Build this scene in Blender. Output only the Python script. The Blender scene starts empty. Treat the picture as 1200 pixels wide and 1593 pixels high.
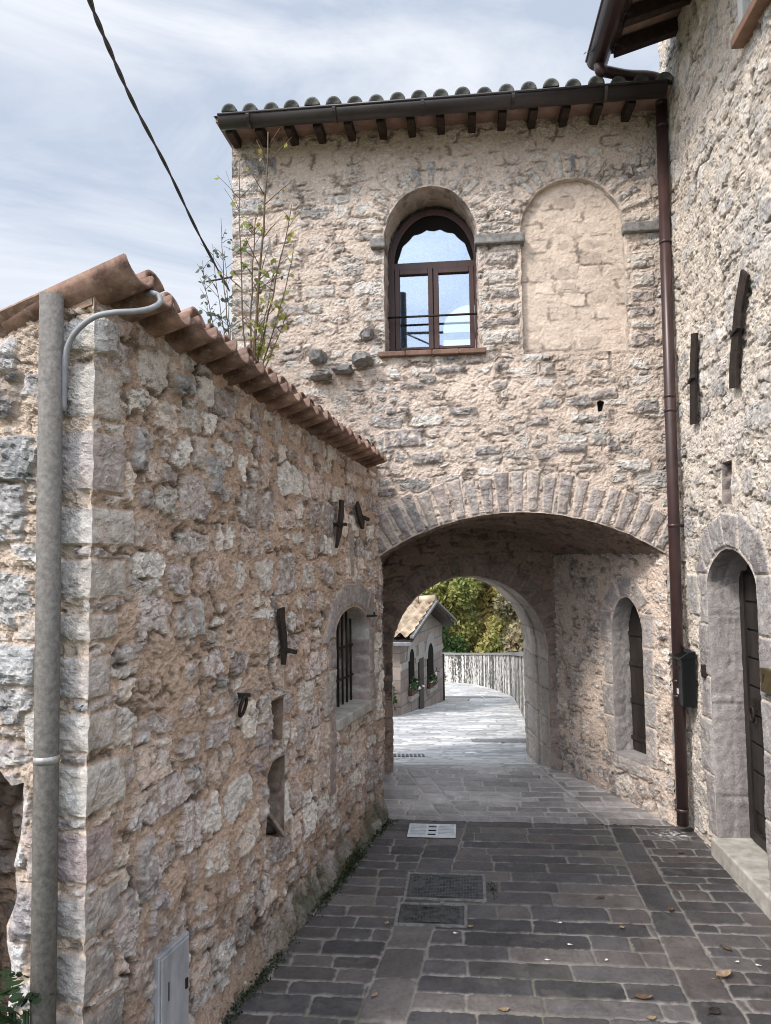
import bpy, math, random
import numpy as np
from mathutils import Vector, Matrix

rnd = random.Random(11)
sc = bpy.context.scene
COL = sc.collection
PI = math.pi

# ------------------------------------------------------------------ camera calibration
FPX, CX, CY = 1200.0, 600.0, 796.5
RHO, PIT = math.radians(.7), math.radians(4.2)
EYE = np.array([0, 0, 2.0])
_f = np.array([0, math.cos(PIT), math.sin(PIT)])
_u0 = np.array([0, -math.sin(PIT), math.cos(PIT)])
_r0 = np.array([1.0, 0, 0])
_u = math.cos(RHO) * _u0 + math.sin(RHO) * _r0
_r = math.cos(RHO) * _r0 - math.sin(RHO) * _u0


def ray(x, y):
    return FPX * _f + (x - CX) * _r - (y - CY) * _u


def on_plane(x, y, p, n):
    d = ray(x, y)
    return EYE + d * (np.dot(np.array(p) - EYE, n) / np.dot(d, n))


def ground(x, y, z=0.0):
    return on_plane(x, y, (0, 0, z), np.array([0, 0, 1.0]))


def at_depth(x, y, d):
    v = ray(x, y)
    return EYE + v * (d / v[1])


class Frame:
    """a wall plane: U along it, V up, N out of it"""
    def __init__(s, o, u, n, v=(0, 0, 1.0)):
        s.o = np.array(o, float); s.u = np.array(u, float); s.n = np.array(n, float); s.v = np.array(v, float)

    def p(s, u, v, h=0.0):
        return s.o + s.u * u + s.v * v + s.n * h

    def at(s, x, y, h=0.0):
        q = on_plane(x, y, s.o + s.n * h, s.n) - s.o
        return float(q @ s.u), float(q @ s.v)


a6 = math.radians(6)
T = Frame((-1.285, 6.43, 0), (math.cos(a6), -math.sin(a6), 0), (-math.sin(a6), -math.cos(a6), 0))
aL = math.radians(15.1)
L = Frame((-1.032, 2.693, 0), (math.sin(aL), math.cos(aL), 0), (math.cos(aL), -math.sin(aL), 0))
GB = Frame((-1.032, 2.693, 0), tuple(-L.n), tuple(-L.u))
R = Frame((2.315, 6.10, 0), (-.0845, -.9964, 0), (-.9964, .0845, 0))
V = Frame((2.2, 6.06, 0), (-.284, .959, 0), (-.959, -.284, 0))
G = Frame((-.02, 7.75, 0), (1, .025, 0), (.025, -1, 0))
PAVE = Frame((0, 0, 0), T.u, (0, 0, 1), v=(math.sin(a6), math.cos(a6), 0))
VT = float(T.o @ PAVE.v)            # paving coordinate of the tower face


# ------------------------------------------------------------------ noise
def hsh(ix, iy, seed):
    h = (ix.astype(np.int64) * 374761393 + iy.astype(np.int64) * 668265263 + seed * 1442695041) & 0xFFFFFFFF
    h = ((h ^ (h >> 13)) * 1274126177) & 0xFFFFFFFF
    h = ((h ^ (h >> 16)) * 2246822519) & 0xFFFFFFFF
    return ((h ^ (h >> 15)) & 0xFFFFFF) / float(0x1000000)


def pn(x, y, seed=0):
    ix = np.floor(x); iy = np.floor(y)
    fx = x - ix; fy = y - iy
    wx = fx * fx * fx * (fx * (fx * 6 - 15) + 10); wy = fy * fy * fy * (fy * (fy * 6 - 15) + 10)

    def g(a, b):
        t = hsh(ix + a, iy + b, seed) * 2 * PI
        return np.cos(t) * (fx - a) + np.sin(t) * (fy - b)
    n0 = g(0, 0) * (1 - wx) + g(1, 0) * wx
    n1 = g(0, 1) * (1 - wx) + g(1, 1) * wx
    return (n0 * (1 - wy) + n1 * wy) * 1.5


def fbm(x, y, o=4, seed=0, gain=.5):
    s = 0; a = 1.0; t = 0
    for k in range(o):
        s = s + a * pn(x * 2 ** k + 17.3 * k, y * 2 ** k - 9.1 * k, seed + k)
        t += a; a *= gain
    return s / t * 1.4


def facets(x, y, seed=0):
    ix = np.floor(x); iy = np.floor(y)
    best = np.full(x.shape, 9.0); out = np.zeros(x.shape)
    for a in (-1, 0, 1):
        for b in (-1, 0, 1):
            cx_ = ix + a; cy_ = iy + b
            px = cx_ + hsh(cx_, cy_, seed); py = cy_ + hsh(cx_, cy_, seed + 1)
            dx = x - px; dy = y - py
            d = dx * dx + dy * dy
            h = (hsh(cx_, cy_, seed + 2) - .5) * .8 + (hsh(cx_, cy_, seed + 3) - .5) * 2 * dx + (hsh(cx_, cy_, seed + 4) - .5) * 2 * dy
            m = d < best
            best = np.where(m, d, best); out = np.where(m, h, out)
    return out


def sm(a, b, x):
    t = np.clip((x - a) / (b - a), 0, 1)
    return t * t * (3 - 2 * t)


# ------------------------------------------------------------------ scene bookkeeping
def tag(o, label=None, cat=None, group=None, kind=None):
    if label: o['label'] = label
    if cat: o['category'] = cat
    if group: o['group'] = group
    if kind: o['kind'] = kind
    return o


def thing(name, label, cat, loc, group=None):
    o = bpy.data.objects.new(name, None)
    o.empty_display_size = .1
    o.location = Vector([float(c) for c in loc])
    COL.objects.link(o)
    return tag(o, label, cat, group)


def wloc(o):
    v = Vector((0, 0, 0))
    while o is not None:
        v = v + o.location; o = o.parent
    return v


def link(name, me, mat, parent=None):
    o = bpy.data.objects.new(name, me)
    if mat is not None and not me.materials:
        me.materials.append(mat)
    COL.objects.link(o)
    if parent is not None:
        o.parent = parent
        o.location = -wloc(parent)
    return o


def copy_thing(o, loc, rz=None, parent=None):
    c = o.copy(); COL.objects.link(c)
    if parent is None:
        c.location = Vector([float(q) for q in loc])
        if rz is not None:
            c.rotation_euler = rz
    else:
        c.parent = parent
    for ch in o.children:
        copy_thing(ch, None, None, c)
    return c


class MB:
    def __init__(s): s.v = []; s.f = []; s.smooth = []

    def add(s, vs, fs, smooth=False):
        n = len(s.v)
        s.v += [tuple(float(c) for c in q) for q in vs]
        s.f += [tuple(i + n for i in f) for f in fs]
        s.smooth += [smooth] * len(fs)
        return s

    def hexa(s, P):
        return s.add(P, [(0, 3, 2, 1), (4, 5, 6, 7), (0, 1, 5, 4), (1, 2, 6, 5), (2, 3, 7, 6), (3, 0, 4, 7)])

    def box(s, lo, hi):
        (a, b, c), (d, e, f) = lo, hi
        return s.hexa([(a, b, c), (d, b, c), (d, e, c), (a, e, c), (a, b, f), (d, b, f), (d, e, f), (a, e, f)])

    def fbox(s, F, u0, u1, v0, v1, h0, h1):
        return s.hexa([F.p(u0, v0, h0), F.p(u1, v0, h0), F.p(u1, v0, h1), F.p(u0, v0, h1),
                       F.p(u0, v1, h0), F.p(u1, v1, h0), F.p(u1, v1, h1), F.p(u0, v1, h1)])

    def bar(s, a, b, w, t, up=(0, 0, 1)):
        a = Vector(a); b = Vector(b); d = (b - a).normalized(); up = Vector(up)
        x = d.cross(up).normalized(); y = x.cross(d).normalized()
        P = []
        for q in (a, b):
            P += [q - x * w / 2 - y * t / 2, q + x * w / 2 - y * t / 2, q + x * w / 2 + y * t / 2, q - x * w / 2 + y * t / 2]
        return s.hexa(P)

    def tube(s, pts, r, n=10, caps=True, smooth=True):
        pts = [Vector([float(c) for c in q]) for q in pts]
        rs = r if isinstance(r, (list, tuple)) else [r] * len(pts)
        base = len(s.v)
        d0 = (pts[1] - pts[0]).normalized()
        ref = Vector((0, 0, 1)) if abs(d0.z) < .9 else Vector((1, 0, 0))
        x = d0.cross(ref).normalized()
        for i, q in enumerate(pts):
            d = (pts[min(i + 1, len(pts) - 1)] - pts[max(i - 1, 0)]).normalized()
            x = (x - d * x.dot(d)).normalized(); y = d.cross(x)
            for k in range(n):
                t = 2 * PI * k / n
                s.v.append(tuple(q + (x * math.cos(t) + y * math.sin(t)) * rs[i]))
        for i in range(len(pts) - 1):
            for k in range(n):
                k2 = (k + 1) % n
                s.f.append((base + i * n + k, base + i * n + k2, base + (i + 1) * n + k2, base + (i + 1) * n + k)); s.smooth.append(smooth)
        if caps:
            s.f.append(tuple(base + k for k in range(n))[::-1]); s.smooth.append(False)
            e = base + (len(pts) - 1) * n
            s.f.append(tuple(e + k for k in range(n))); s.smooth.append(False)
        return s

    def prism(s, F, poly, h0, h1):
        n = len(poly)
        vs = [F.p(a, b, h0) for a, b in poly] + [F.p(a, b, h1) for a, b in poly]
        fs = [tuple(range(n))[::-1], tuple(range(n, 2 * n))] + [(i, (i + 1) % n, n + (i + 1) % n, n + i) for i in range(n)]
        return s.add(vs, fs)

    def build(s, name, mat, parent=None, bevel=0):
        me = bpy.data.meshes.new(name)
        me.from_pydata(s.v, [], s.f)
        me.polygons.foreach_set('use_smooth', s.smooth)
        import bmesh
        bm = bmesh.new(); bm.from_mesh(me)
        bmesh.ops.recalc_face_normals(bm, faces=bm.faces)
        bm.to_mesh(me); bm.free()
        o = link(name, me, mat, parent)
        if bevel:
            m = o.modifiers.new('bevel', 'BEVEL'); m.width = bevel; m.segments = 2; m.limit_method = 'ANGLE'; m.angle_limit = math.radians(50)
        return o


# ------------------------------------------------------------------ materials
def newmat(name):
    m = bpy.data.materials.new(name); m.use_nodes = True
    nt = m.node_tree
    return m, nt, nt.nodes['Principled BSDF'], nt.nodes.new, nt.links.new


def noise_bump(nt, N, K, scale, dist, strength=1.0, detail=6, prev=None, coord=None, rough=.6):
    tc = coord or N('ShaderNodeTexCoord').outputs['Object']
    nz = N('ShaderNodeTexNoise'); nz.inputs['Scale'].default_value = scale; nz.inputs['Detail'].default_value = detail
    nz.inputs['Roughness'].default_value = rough
    K(tc, nz.inputs['Vector'])
    b = N('ShaderNodeBump'); b.inputs['Distance'].default_value = dist; b.inputs['Strength'].default_value = strength
    K(nz.outputs[0], b.inputs['Height'])
    if prev is not None: K(prev, b.inputs['Normal'])
    return b.outputs['Normal'], nz.outputs[0]


def mat_masonry(name, rough=.9, bump=.004, spec=.25, var=.35, glossvar=0):
    m, nt, bs, N, K = newmat(name)
    at = N('ShaderNodeAttribute'); at.attribute_name = 'col'
    tc = N('ShaderNodeTexCoord').outputs['Object']
    n1, f1 = noise_bump(nt, N, K, 60, bump * 2.4, 1, 8, None, tc, .72)
    n2, f2 = noise_bump(nt, N, K, 190, bump * .8, 1, 4, n1, tc)
    mr = N('ShaderNodeMapRange'); mr.inputs['From Min'].default_value = .3; mr.inputs['From Max'].default_value = .7
    mr.inputs['To Min'].default_value = 1 - var; mr.inputs['To Max'].default_value = 1 + var
    ad = N('ShaderNodeMath'); ad.operation = 'ADD'; K(f1, ad.inputs[0]); K(f2, ad.inputs[1])
    hf = N('ShaderNodeMath'); hf.operation = 'MULTIPLY'; hf.inputs[1].default_value = .5; K(ad.outputs[0], hf.inputs[0])
    K(hf.outputs[0], mr.inputs['Value'])
    mx = N('ShaderNodeVectorMath'); mx.operation = 'SCALE'
    K(at.outputs['Color'], mx.inputs[0]); K(mr.outputs[0], mx.inputs['Scale'])
    K(mx.outputs[0], bs.inputs['Base Color'])
    bs.inputs['Roughness'].default_value = rough
    if glossvar:
        m2 = N('ShaderNodeMapRange'); m2.inputs['From Min'].default_value = .35; m2.inputs['From Max'].default_value = .65
        m2.inputs['To Min'].default_value = rough - glossvar; m2.inputs['To Max'].default_value = rough + glossvar
        K(f1, m2.inputs['Value']); K(m2.outputs[0], bs.inputs['Roughness'])
    bs.inputs['Specular IOR Level'].default_value = spec
    K(n2, bs.inputs['Normal'])
    return m


def mat_simple(name, col, rough=.6, metal=0, var=.25, scale=12, bump=.001, col2=None, spec=.4, stretch=None, bscale=80):
    m, nt, bs, N, K = newmat(name)
    tc = N('ShaderNodeTexCoord').outputs['Object']
    if stretch:
        mp = N('ShaderNodeMapping'); mp.inputs['Scale'].default_value = stretch; K(tc, mp.inputs['Vector']); tc = mp.outputs[0]
    nz = N('ShaderNodeTexNoise'); nz.inputs['Scale'].default_value = scale; nz.inputs['Detail'].default_value = 6; nz.inputs['Roughness'].default_value = .65
    K(tc, nz.inputs['Vector'])
    rp = N('ShaderNodeValToRGB')
    c2 = col2 or tuple(c * (1 + var) for c in col)
    c1 = tuple(c * (1 - var) for c in col)
    rp.color_ramp.elements[0].position = .33; rp.color_ramp.elements[1].position = .67
    rp.color_ramp.elements[0].color = (*c1, 1); rp.color_ramp.elements[1].color = (*c2, 1)
    K(nz.outputs[0], rp.inputs[0]); K(rp.outputs[0], bs.inputs['Base Color'])
    bs.inputs['Roughness'].default_value = rough; bs.inputs['Metallic'].default_value = metal
    bs.inputs['Specular IOR Level'].default_value = spec
    if bump:
        nb, _ = noise_bump(nt, N, K, bscale, bump, 1, 5, None, tc); K(nb, bs.inputs['Normal'])
    return m


def mat_leaf(name, c1, c2, c3=None, trans=.35, scale=1.2):
    m, nt, bs, N, K = newmat(name)
    geo = N('ShaderNodeNewGeometry')
    rp = N('ShaderNodeValToRGB')
    rp.color_ramp.elements[0].color = (*c1, 1); rp.color_ramp.elements[1].color = (*c2, 1)
    if c3:
        e = rp.color_ramp.elements.new(.85); e.color = (*c3, 1)
    nz = N('ShaderNodeTexNoise'); nz.inputs['Scale'].default_value = scale; nz.inputs['Detail'].default_value = 2
    K(N('ShaderNodeTexCoord').outputs['Object'], nz.inputs['Vector'])
    ad = N('ShaderNodeMath'); ad.operation = 'MULTIPLY_ADD'; ad.inputs[1].default_value = .34; K(geo.outputs['Random Per Island'], ad.inputs[0])
    ms = N('ShaderNodeMath'); ms.operation = 'MULTIPLY_ADD'; ms.inputs[1].default_value = 1.6; ms.inputs[2].default_value = -.55
    K(nz.outputs[0], ms.inputs[0]); K(ms.outputs[0], ad.inputs[2])
    K(ad.outputs[0], rp.inputs[0]); K(rp.outputs[0], bs.inputs['Base Color'])
    bs.inputs['Roughness'].default_value = .6; bs.inputs['Specular IOR Level'].default_value = .3
    tr = N('ShaderNodeBsdfTranslucent'); K(rp.outputs[0], tr.inputs['Color'])
    mx = N('ShaderNodeMixShader'); mx.inputs[0].default_value = trans
    K(bs.outputs[0], mx.inputs[1]); K(tr.outputs[0], mx.inputs[2])
    K(mx.outputs[0], nt.nodes['Material Output'].inputs['Surface'])
    return m


M = {}
M['wall'] = mat_masonry('rubble_masonry', .92, .004, .25, .38)
M['wallsoft'] = mat_masonry('limewashed_masonry', .92, .0035, .2, .28)
M['plasterwall'] = mat_masonry('old_plaster', .92, .0015, .2, .14)
M['paving'] = mat_masonry('paving_stone', .56, .0016, .35, .22, .12)
M['pavelight'] = mat_masonry('worn_paving_stone', .46, .0014, .5, .2, .1)
M['tile'] = mat_simple('terracotta_tile', (.175, .095, .07), .8, 0, .45, 11, .003, (.31, .195, .145), .3, None, 60)
M['oldtile'] = mat_simple('weathered_tile', (.105, .118, .112), .85, 0, .45, 9, .004, (.21, .205, .185), .2, None, 50)
M['copper'] = mat_simple('brown_painted_metal', (.05, .027, .026), .38, 0, .22, 6, .0004, None, .5)
M['darkmetal'] = mat_simple('dark_gutter_metal', (.03, .024, .024), .4, 0, .25, 5, .0005, None, .5)
M['iron'] = mat_simple('wrought_iron', (.009, .008, .008), .7, .1, .5, 18, .003, (.036, .023, .017), .4)
M['wood'] = mat_simple('window_wood', (.05, .02, .016), .45, 0, .3, 14, .0008, None, .4, (1, 1, .12))
M['darkwood'] = mat_simple('old_dark_wood', (.017, .014, .013), .5, 0, .4, 14, .0012, (.035, .028, .024), .4, (1, 1, .15))
M['beam'] = mat_simple('rafter_wood', (.028, .018, .015), .75, 0, .5, 14, .002, (.05, .032, .025), .3)
M['pianelle'] = mat_simple('soffit_brick', (.29, .19, .155), .9, 0, .22, 7, .002, (.37, .265, .22), .2)
M['pole'] = mat_simple('speckled_grey_pipe', (.118, .108, .098), .85, 0, .22, 55, .0015, (.175, .162, .148), .25, None, 160)
M['cable'] = mat_simple('grey_plastic', (.24, .24, .25), .5, 0, .15, 20, 0, None, .4)
M['black'] = mat_simple('black_cable', (.012, .013, .016), .5, 0, .3, 20, 0)
M['zinc'] = mat_simple('galvanised_sheet', (.36, .37, .39), .55, .35, .22, 9, .0006, (.5, .51, .53), .5, (1, 1, .3))
M['bandmetal'] = mat_simple('steel_band', (.30, .29, .28), .45, .3, .3, 40, 0)
M['cast'] = mat_simple('cast_iron', (.034, .034, .035), .45, .4, .6, 30, .0015, (.10, .10, .10), .5)
M['castrim'] = mat_simple('worn_cast_rim', (.16, .155, .15), .5, .3, .4, 30, .001, (.26, .255, .25), .5)
M['grate'] = mat_simple('bare_steel_grate', (.62, .64, .66), .45, .25, .15, 18, .0008, None, .5)
M['dressed'] = mat_simple('dressed_stone', (.27, .25, .25), .88, 0, .2, 7, .003, (.37, .345, .33), .25, None, 45)
M['paledressed'] = mat_simple('pale_step_stone', (.36, .34, .3), .88, 0, .25, 9, .003, (.5, .475, .43), .25, None, 45)
M['impost'] = mat_simple('grey_impost_stone', (.16, .155, .15), .9, 0, .3, 22, .005, (.27, .26, .25), .2, None, 40)
M['sill'] = mat_simple('brown_sill_brick', (.16, .095, .07), .8, 0, .25, 12, .002, (.22, .14, .105), .25)
M['sillpale'] = mat_simple('terracotta_sill', (.25, .155, .11), .8, 0, .2, 12, .002, None, .25)
M['plaster'] = mat_simple('white_plaster', (.6, .59, .57), .9, 0, .1, 6, .002, None, .2)
M['mailgreen'] = mat_simple('dark_green_paint', (.004, .006, .0065), .35, .2, .2, 10, .0003, None, .5)
M['brass'] = mat_simple('tarnished_brass', (.13, .095, .045), .45, .6, .3, 16, .0006, None, .5)
M['dark'] = mat_simple('unlit_interior', (.012, .011, .01), .95, 0, .2, 6, 0, None, .1)
M['stick'] = mat_simple('weathered_stick', (.2, .165, .13), .9, 0, .35, 18, .002, None, .2)
M['bark'] = mat_simple('bark', (.06, .048, .038), .9, 0, .4, 20, .004, None, .2)
M['twig'] = mat_simple('twig_bark', (.11, .075, .05), .85, 0, .4, 30, .001, None, .2)
m, nt, bs, N, K = newmat('hut_ashlar')
tc = N('ShaderNodeTexCoord').outputs['Object']
br = N('ShaderNodeTexBrick'); br.inputs['Scale'].default_value = 1.0; br.inputs['Brick Width'].default_value = .55; br.inputs['Row Height'].default_value = .27; br.inputs['Mortar Size'].default_value = .012
br.inputs['Color1'].default_value = (.20, .16, .135, 1); br.inputs['Color2'].default_value = (.30, .245, .21, 1); br.inputs['Mortar'].default_value = (.11, .125, .11, 1)
mp = N('ShaderNodeMapping'); mp.inputs['Rotation'].default_value = (PI / 2, 0, 0)
sx = N('ShaderNodeSeparateXYZ'); K(tc, sx.inputs[0]); cx_ = N('ShaderNodeCombineXYZ'); K(sx.outputs['Y'], cx_.inputs['X']); K(sx.outputs['Z'], cx_.inputs['Y']); K(cx_.outputs[0], br.inputs['Vector'])
K(br.outputs['Color'], bs.inputs['Base Color']); bs.inputs['Roughness'].default_value = .9
nb, _ = noise_bump(nt, N, K, 14, .02, 1, 5, None, tc); K(nb, bs.inputs['Normal'])
M['kstone'] = m
M['ktile'] = mat_simple('mottled_roof_tile', (.30, .215, .14), .88, 0, .4, 2.6, .003, (.56, .46, .34), .2, None, 40)
M['kpale'] = mat_simple('pale_trim_stone', (.31, .285, .255), .88, 0, .12, 5, .002, None, .2)
M['soil'] = mat_simple('soil', (.09, .08, .055), .95, 0, .4, 2.5, .02, (.1, .12, .05), .15, None, 12)
M['drygrass'] = mat_simple('dry_grass', (.25, .2, .12), .8, 0, .3, 20, 0)
M['leafbrown'] = mat_simple('dead_leaf', (.075, .045, .03), .75, 0, .4, 30, .001, (.16, .1, .065), .3)
M['leaftan'] = mat_simple('dry_tan_leaf', (.22, .15, .09), .75, 0, .3, 30, .001, (.32, .24, .16), .3)
M['petal'] = mat_simple('pale_petal', (.6, .58, .52), .7, 0, .15, 30, 0)
M['flower'] = mat_simple('white_blossom', (.75, .7, .7), .7, 0, .1, 30, 0)
M['pot'] = mat_simple('plant_box', (.1, .05, .035), .8, 0, .3, 20, 0)
M['leafsap'] = mat_leaf('sapling_leaf', (.075, .13, .025), (.16, .23, .04), (.38, .34, .07), .4, 3)
M['leaffar'] = mat_leaf('grey_green_leaf', (.05, .075, .05), (.1, .13, .085), None, .3, 3)
M['leafweed'] = mat_leaf('weed_leaf', (.012, .026, .009), (.022, .048, .015), None, .25, 8)
M['moss'] = mat_leaf('moss', (.012, .022, .008), (.03, .05, .014), None, .15, 8)
M['leafa'] = mat_leaf('olive_foliage', (.12, .16, .04), (.30, .34, .095), (.42, .39, .13), .35, .5)
M['leafb'] = mat_leaf('yellow_foliage', (.18, .21, .055), (.38, .38, .11), (.48, .36, .14), .35, .5)
M['leafc'] = mat_leaf('deep_green_foliage', (.022, .05, .014), (.065, .115, .028), None, .25, .5)
M['leafd'] = mat_leaf('grey_foliage', (.10, .11, .065), (.22, .225, .13), (.32, .25, .14), .25, .5)

def weather(m, lichen, amount):
    """give each tile its own tone, with lichen blotches"""
    nt = m.node_tree; N = nt.nodes.new; K = nt.links.new; bs = nt.nodes['Principled BSDF']
    src = bs.inputs['Base Color'].links[0].from_socket
    oi = N('ShaderNodeObjectInfo')
    mr = N('ShaderNodeMapRange'); mr.inputs['To Min'].default_value = .62; mr.inputs['To Max'].default_value = 1.3; K(oi.outputs['Random'], mr.inputs['Value'])
    sc_ = N('ShaderNodeVectorMath'); sc_.operation = 'SCALE'; K(src, sc_.inputs[0]); K(mr.outputs[0], sc_.inputs['Scale'])
    ob = N('ShaderNodeTexCoord').outputs['Object']
    of = N('ShaderNodeVectorMath'); of.operation = 'ADD'; K(ob, of.inputs[0]); K(oi.outputs['Location'], of.inputs[1])
    nz = N('ShaderNodeTexNoise'); nz.inputs['Scale'].default_value = 23; nz.inputs['Detail'].default_value = 7; nz.inputs['Roughness'].default_value = .7; K(of.outputs[0], nz.inputs['Vector'])
    r2 = N('ShaderNodeMapRange'); r2.inputs['From Min'].default_value = .56; r2.inputs['From Max'].default_value = .70; r2.inputs['To Max'].default_value = amount; K(nz.outputs[0], r2.inputs['Value'])
    mx = N('ShaderNodeMix'); mx.data_type = 'RGBA'; K(r2.outputs[0], mx.inputs[0]); K(sc_.outputs[0], mx.inputs[6]); mx.inputs[7].default_value = (*lichen, 1)
    K(mx.outputs[2], bs.inputs['Base Color'])


weather(M['tile'], (.36, .31, .26), .6)
weather(M['oldtile'], (.26, .26, .22), .7)
# coated window glass: partly clear, partly reflecting
m, nt, bs, N, K = newmat('window_glass')
gl = N('ShaderNodeBsdfGlossy'); gl.inputs['Roughness'].default_value = .015; gl.inputs['Color'].default_value = (.66, .76, .92, 1)
tr = N('ShaderNodeBsdfTransparent'); tr.inputs['Color'].default_value = (.85, .9, .9, 1)
lw = N('ShaderNodeFresnel'); lw.inputs['IOR'].default_value = 1.5
ad = N('ShaderNodeMath'); ad.operation = 'ADD'; ad.inputs[1].default_value = .20; ad.use_clamp = True; K(lw.outputs[0], ad.inputs[0])
mx = N('ShaderNodeMixShader'); K(ad.outputs[0], mx.inputs[0]); K(tr.outputs[0], mx.inputs[1]); K(gl.outputs[0], mx.inputs[2])
K(mx.outputs[0], nt.nodes['Material Output'].inputs['Surface'])
M['glass'] = m


# ------------------------------------------------------------------ height-field masonry
def grid_object(name, F, U, W, P, colr, keep, mat, parent, flip=False, smooth=True):
    """P: (nv,nu,3) coords, keep: (nv-1,nu-1) face mask"""
    nv, nu = P.shape[:2]
    idx = np.arange(nv * nu).reshape(nv, nu)
    a = idx[:-1, :-1][keep]; b = idx[:-1, 1:][keep]; c = idx[1:, 1:][keep]; d = idx[1:, :-1][keep]
    q = np.stack([a, b, c, d], 1) if not flip else np.stack([a, d, c, b], 1)
    used = np.unique(q)
    remap = np.full(nv * nu, -1, np.int64); remap[used] = np.arange(len(used))
    q = remap[q]
    co = P.reshape(-1, 3)[used]; cc = colr.reshape(-1, 3)[used]
    me = bpy.data.meshes.new(name)
    me.vertices.add(len(co)); me.vertices.foreach_set('co', co.astype(np.float32).ravel())
    me.loops.add(q.size); me.loops.foreach_set('vertex_index', q.astype(np.int32).ravel())
    me.polygons.add(len(q)); me.polygons.foreach_set('loop_start', np.arange(0, q.size, 4, dtype=np.int32))
    me.polygons.foreach_set('use_smooth', np.full(len(q), smooth, bool))
    me.update(calc_edges=True)
    at = me.attributes.new('col', 'FLOAT_COLOR', 'POINT')
    at.data.foreach_set('color', np.concatenate([cc, np.ones((len(cc), 1))], 1).astype(np.float32).ravel())
    return link(name, me, mat, parent)


def poly_sd(X, Y, poly):
    """signed distance, positive outside"""
    best = np.full(X.shape, 1e9); ins = np.zeros(X.shape, bool)
    n = len(poly)
    for i in range(n):
        ax, ay = poly[i]; bx, by = poly[(i + 1) % n]
        ex, ey = bx - ax, by - ay
        l2 = ex * ex + ey * ey + 1e-12
        t = np.clip(((X - ax) * ex + (Y - ay) * ey) / l2, 0, 1)
        best = np.minimum(best, (X - ax - t * ex) ** 2 + (Y - ay - t * ey) ** 2)
        if (ay > Y.min() or by > Y.min()) and ay != by:
            cr = ((ay > Y) != (by > Y)) & (X < ex * (Y - ay) / (by - ay) + ax)
            ins ^= cr
    d = np.sqrt(best)
    return np.where(ins, -d, d)


def resample(poly, step, closed=False):
    out = []
    n = len(poly)
    for i in range(n if closed else n - 1):
        a = poly[i]; b = poly[(i + 1) % n]
        l = math.hypot(b[0] - a[0], b[1] - a[1]); k = max(1, int(l / step))
        for j in range(k):
            out.append((a[0] + (b[0] - a[0]) * j / k, a[1] + (b[1] - a[1]) * j / k))
    if not closed: out.append(poly[-1])
    return out


def arch(u0, u1, v0, vs, va, kind='round', n=40):
    """outline from lower left up over the arch to lower right"""
    c = (u0 + u1) / 2; a = (u1 - u0) / 2; rise = va - vs
    pts = [(u0, v0)]
    if kind == 'seg':
        Rr = (a * a + rise * rise) / (2 * rise); cy = va - Rr; t0 = math.asin(min(1, a / Rr))
        for k in range(n + 1):
            t = -t0 + 2 * t0 * k / n; pts.append((c + Rr * math.sin(t), cy + Rr * math.cos(t)))
    elif kind == 'pointed':
        for k in range(n + 1):
            t = PI - PI * k / n; x = math.cos(t); pts.append((c + a * x, vs + rise * (1 - abs(x) ** 1.75) ** .62))
    else:
        for k in range(n + 1):
            t = PI - PI * k / n; pts.append((c + a * math.cos(t), vs + rise * math.sin(t)))
    pts.append((u1, v0))
    return pts


def ragged(poly, amp, seed, step=.015):
    q = resample(poly, step)
    out = []
    x = np.arange(len(q)) * step
    n = fbm(x * 9, x * 0 + seed, 3, seed) * amp
    for i, (a, b) in enumerate(q):
        p0 = q[max(i - 1, 0)]; p1 = q[min(i + 1, len(q) - 1)]
        dx, dy = p1[0] - p0[0], p1[1] - p0[1]; l = math.hypot(dx, dy) + 1e-9
        out.append((a - dy / l * n[i], b + dx / l * n[i]))
    return out


def fbx(c, h, ang=0, col=(.3, .29, .29), hgt=.012, smooth=.3, wedge=0, r=.012, m=1):
    return dict(c=c, h=h, ang=ang, col=col, hgt=hgt, smooth=smooth, wedge=wedge, r=r, m=m)


def voussoirs(outline_fn, t0, t1, n, length, w, palette, gap=.012, hgt=.014, smooth=.4, jit=.15, seed=1):
    """outline_fn(t)->(u,v,angle of outward radial)"""
    rr = random.Random(seed); out = []
    for k in range(n):
        t = t0 + (t1 - t0) * (k + .5) / n
        u, v, an = outline_fn(t)
        le = length * (1 + rr.uniform(-jit, jit))
        wd = w * (1 + rr.uniform(-jit, jit * .4))
        c = (u + math.cos(an) * (le / 2 + .006), v + math.sin(an) * (le / 2 + .006))
        col = rr.choice(palette); b = rr.uniform(.82, 1.15)
        out.append(fbx(c, (wd / 2 - gap / 2, le / 2), an - PI / 2, tuple(x * b for x in col), hgt * rr.uniform(.7, 1.3), smooth, wedge=.22))
    return out


def ell(c, a, vs, rise):
    def fn(t):
        an = math.atan2(math.sin(t) / max(rise, 1e-6), math.cos(t) / a)
        return c + a * math.cos(t), vs + rise * math.sin(t), an
    return fn


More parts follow.
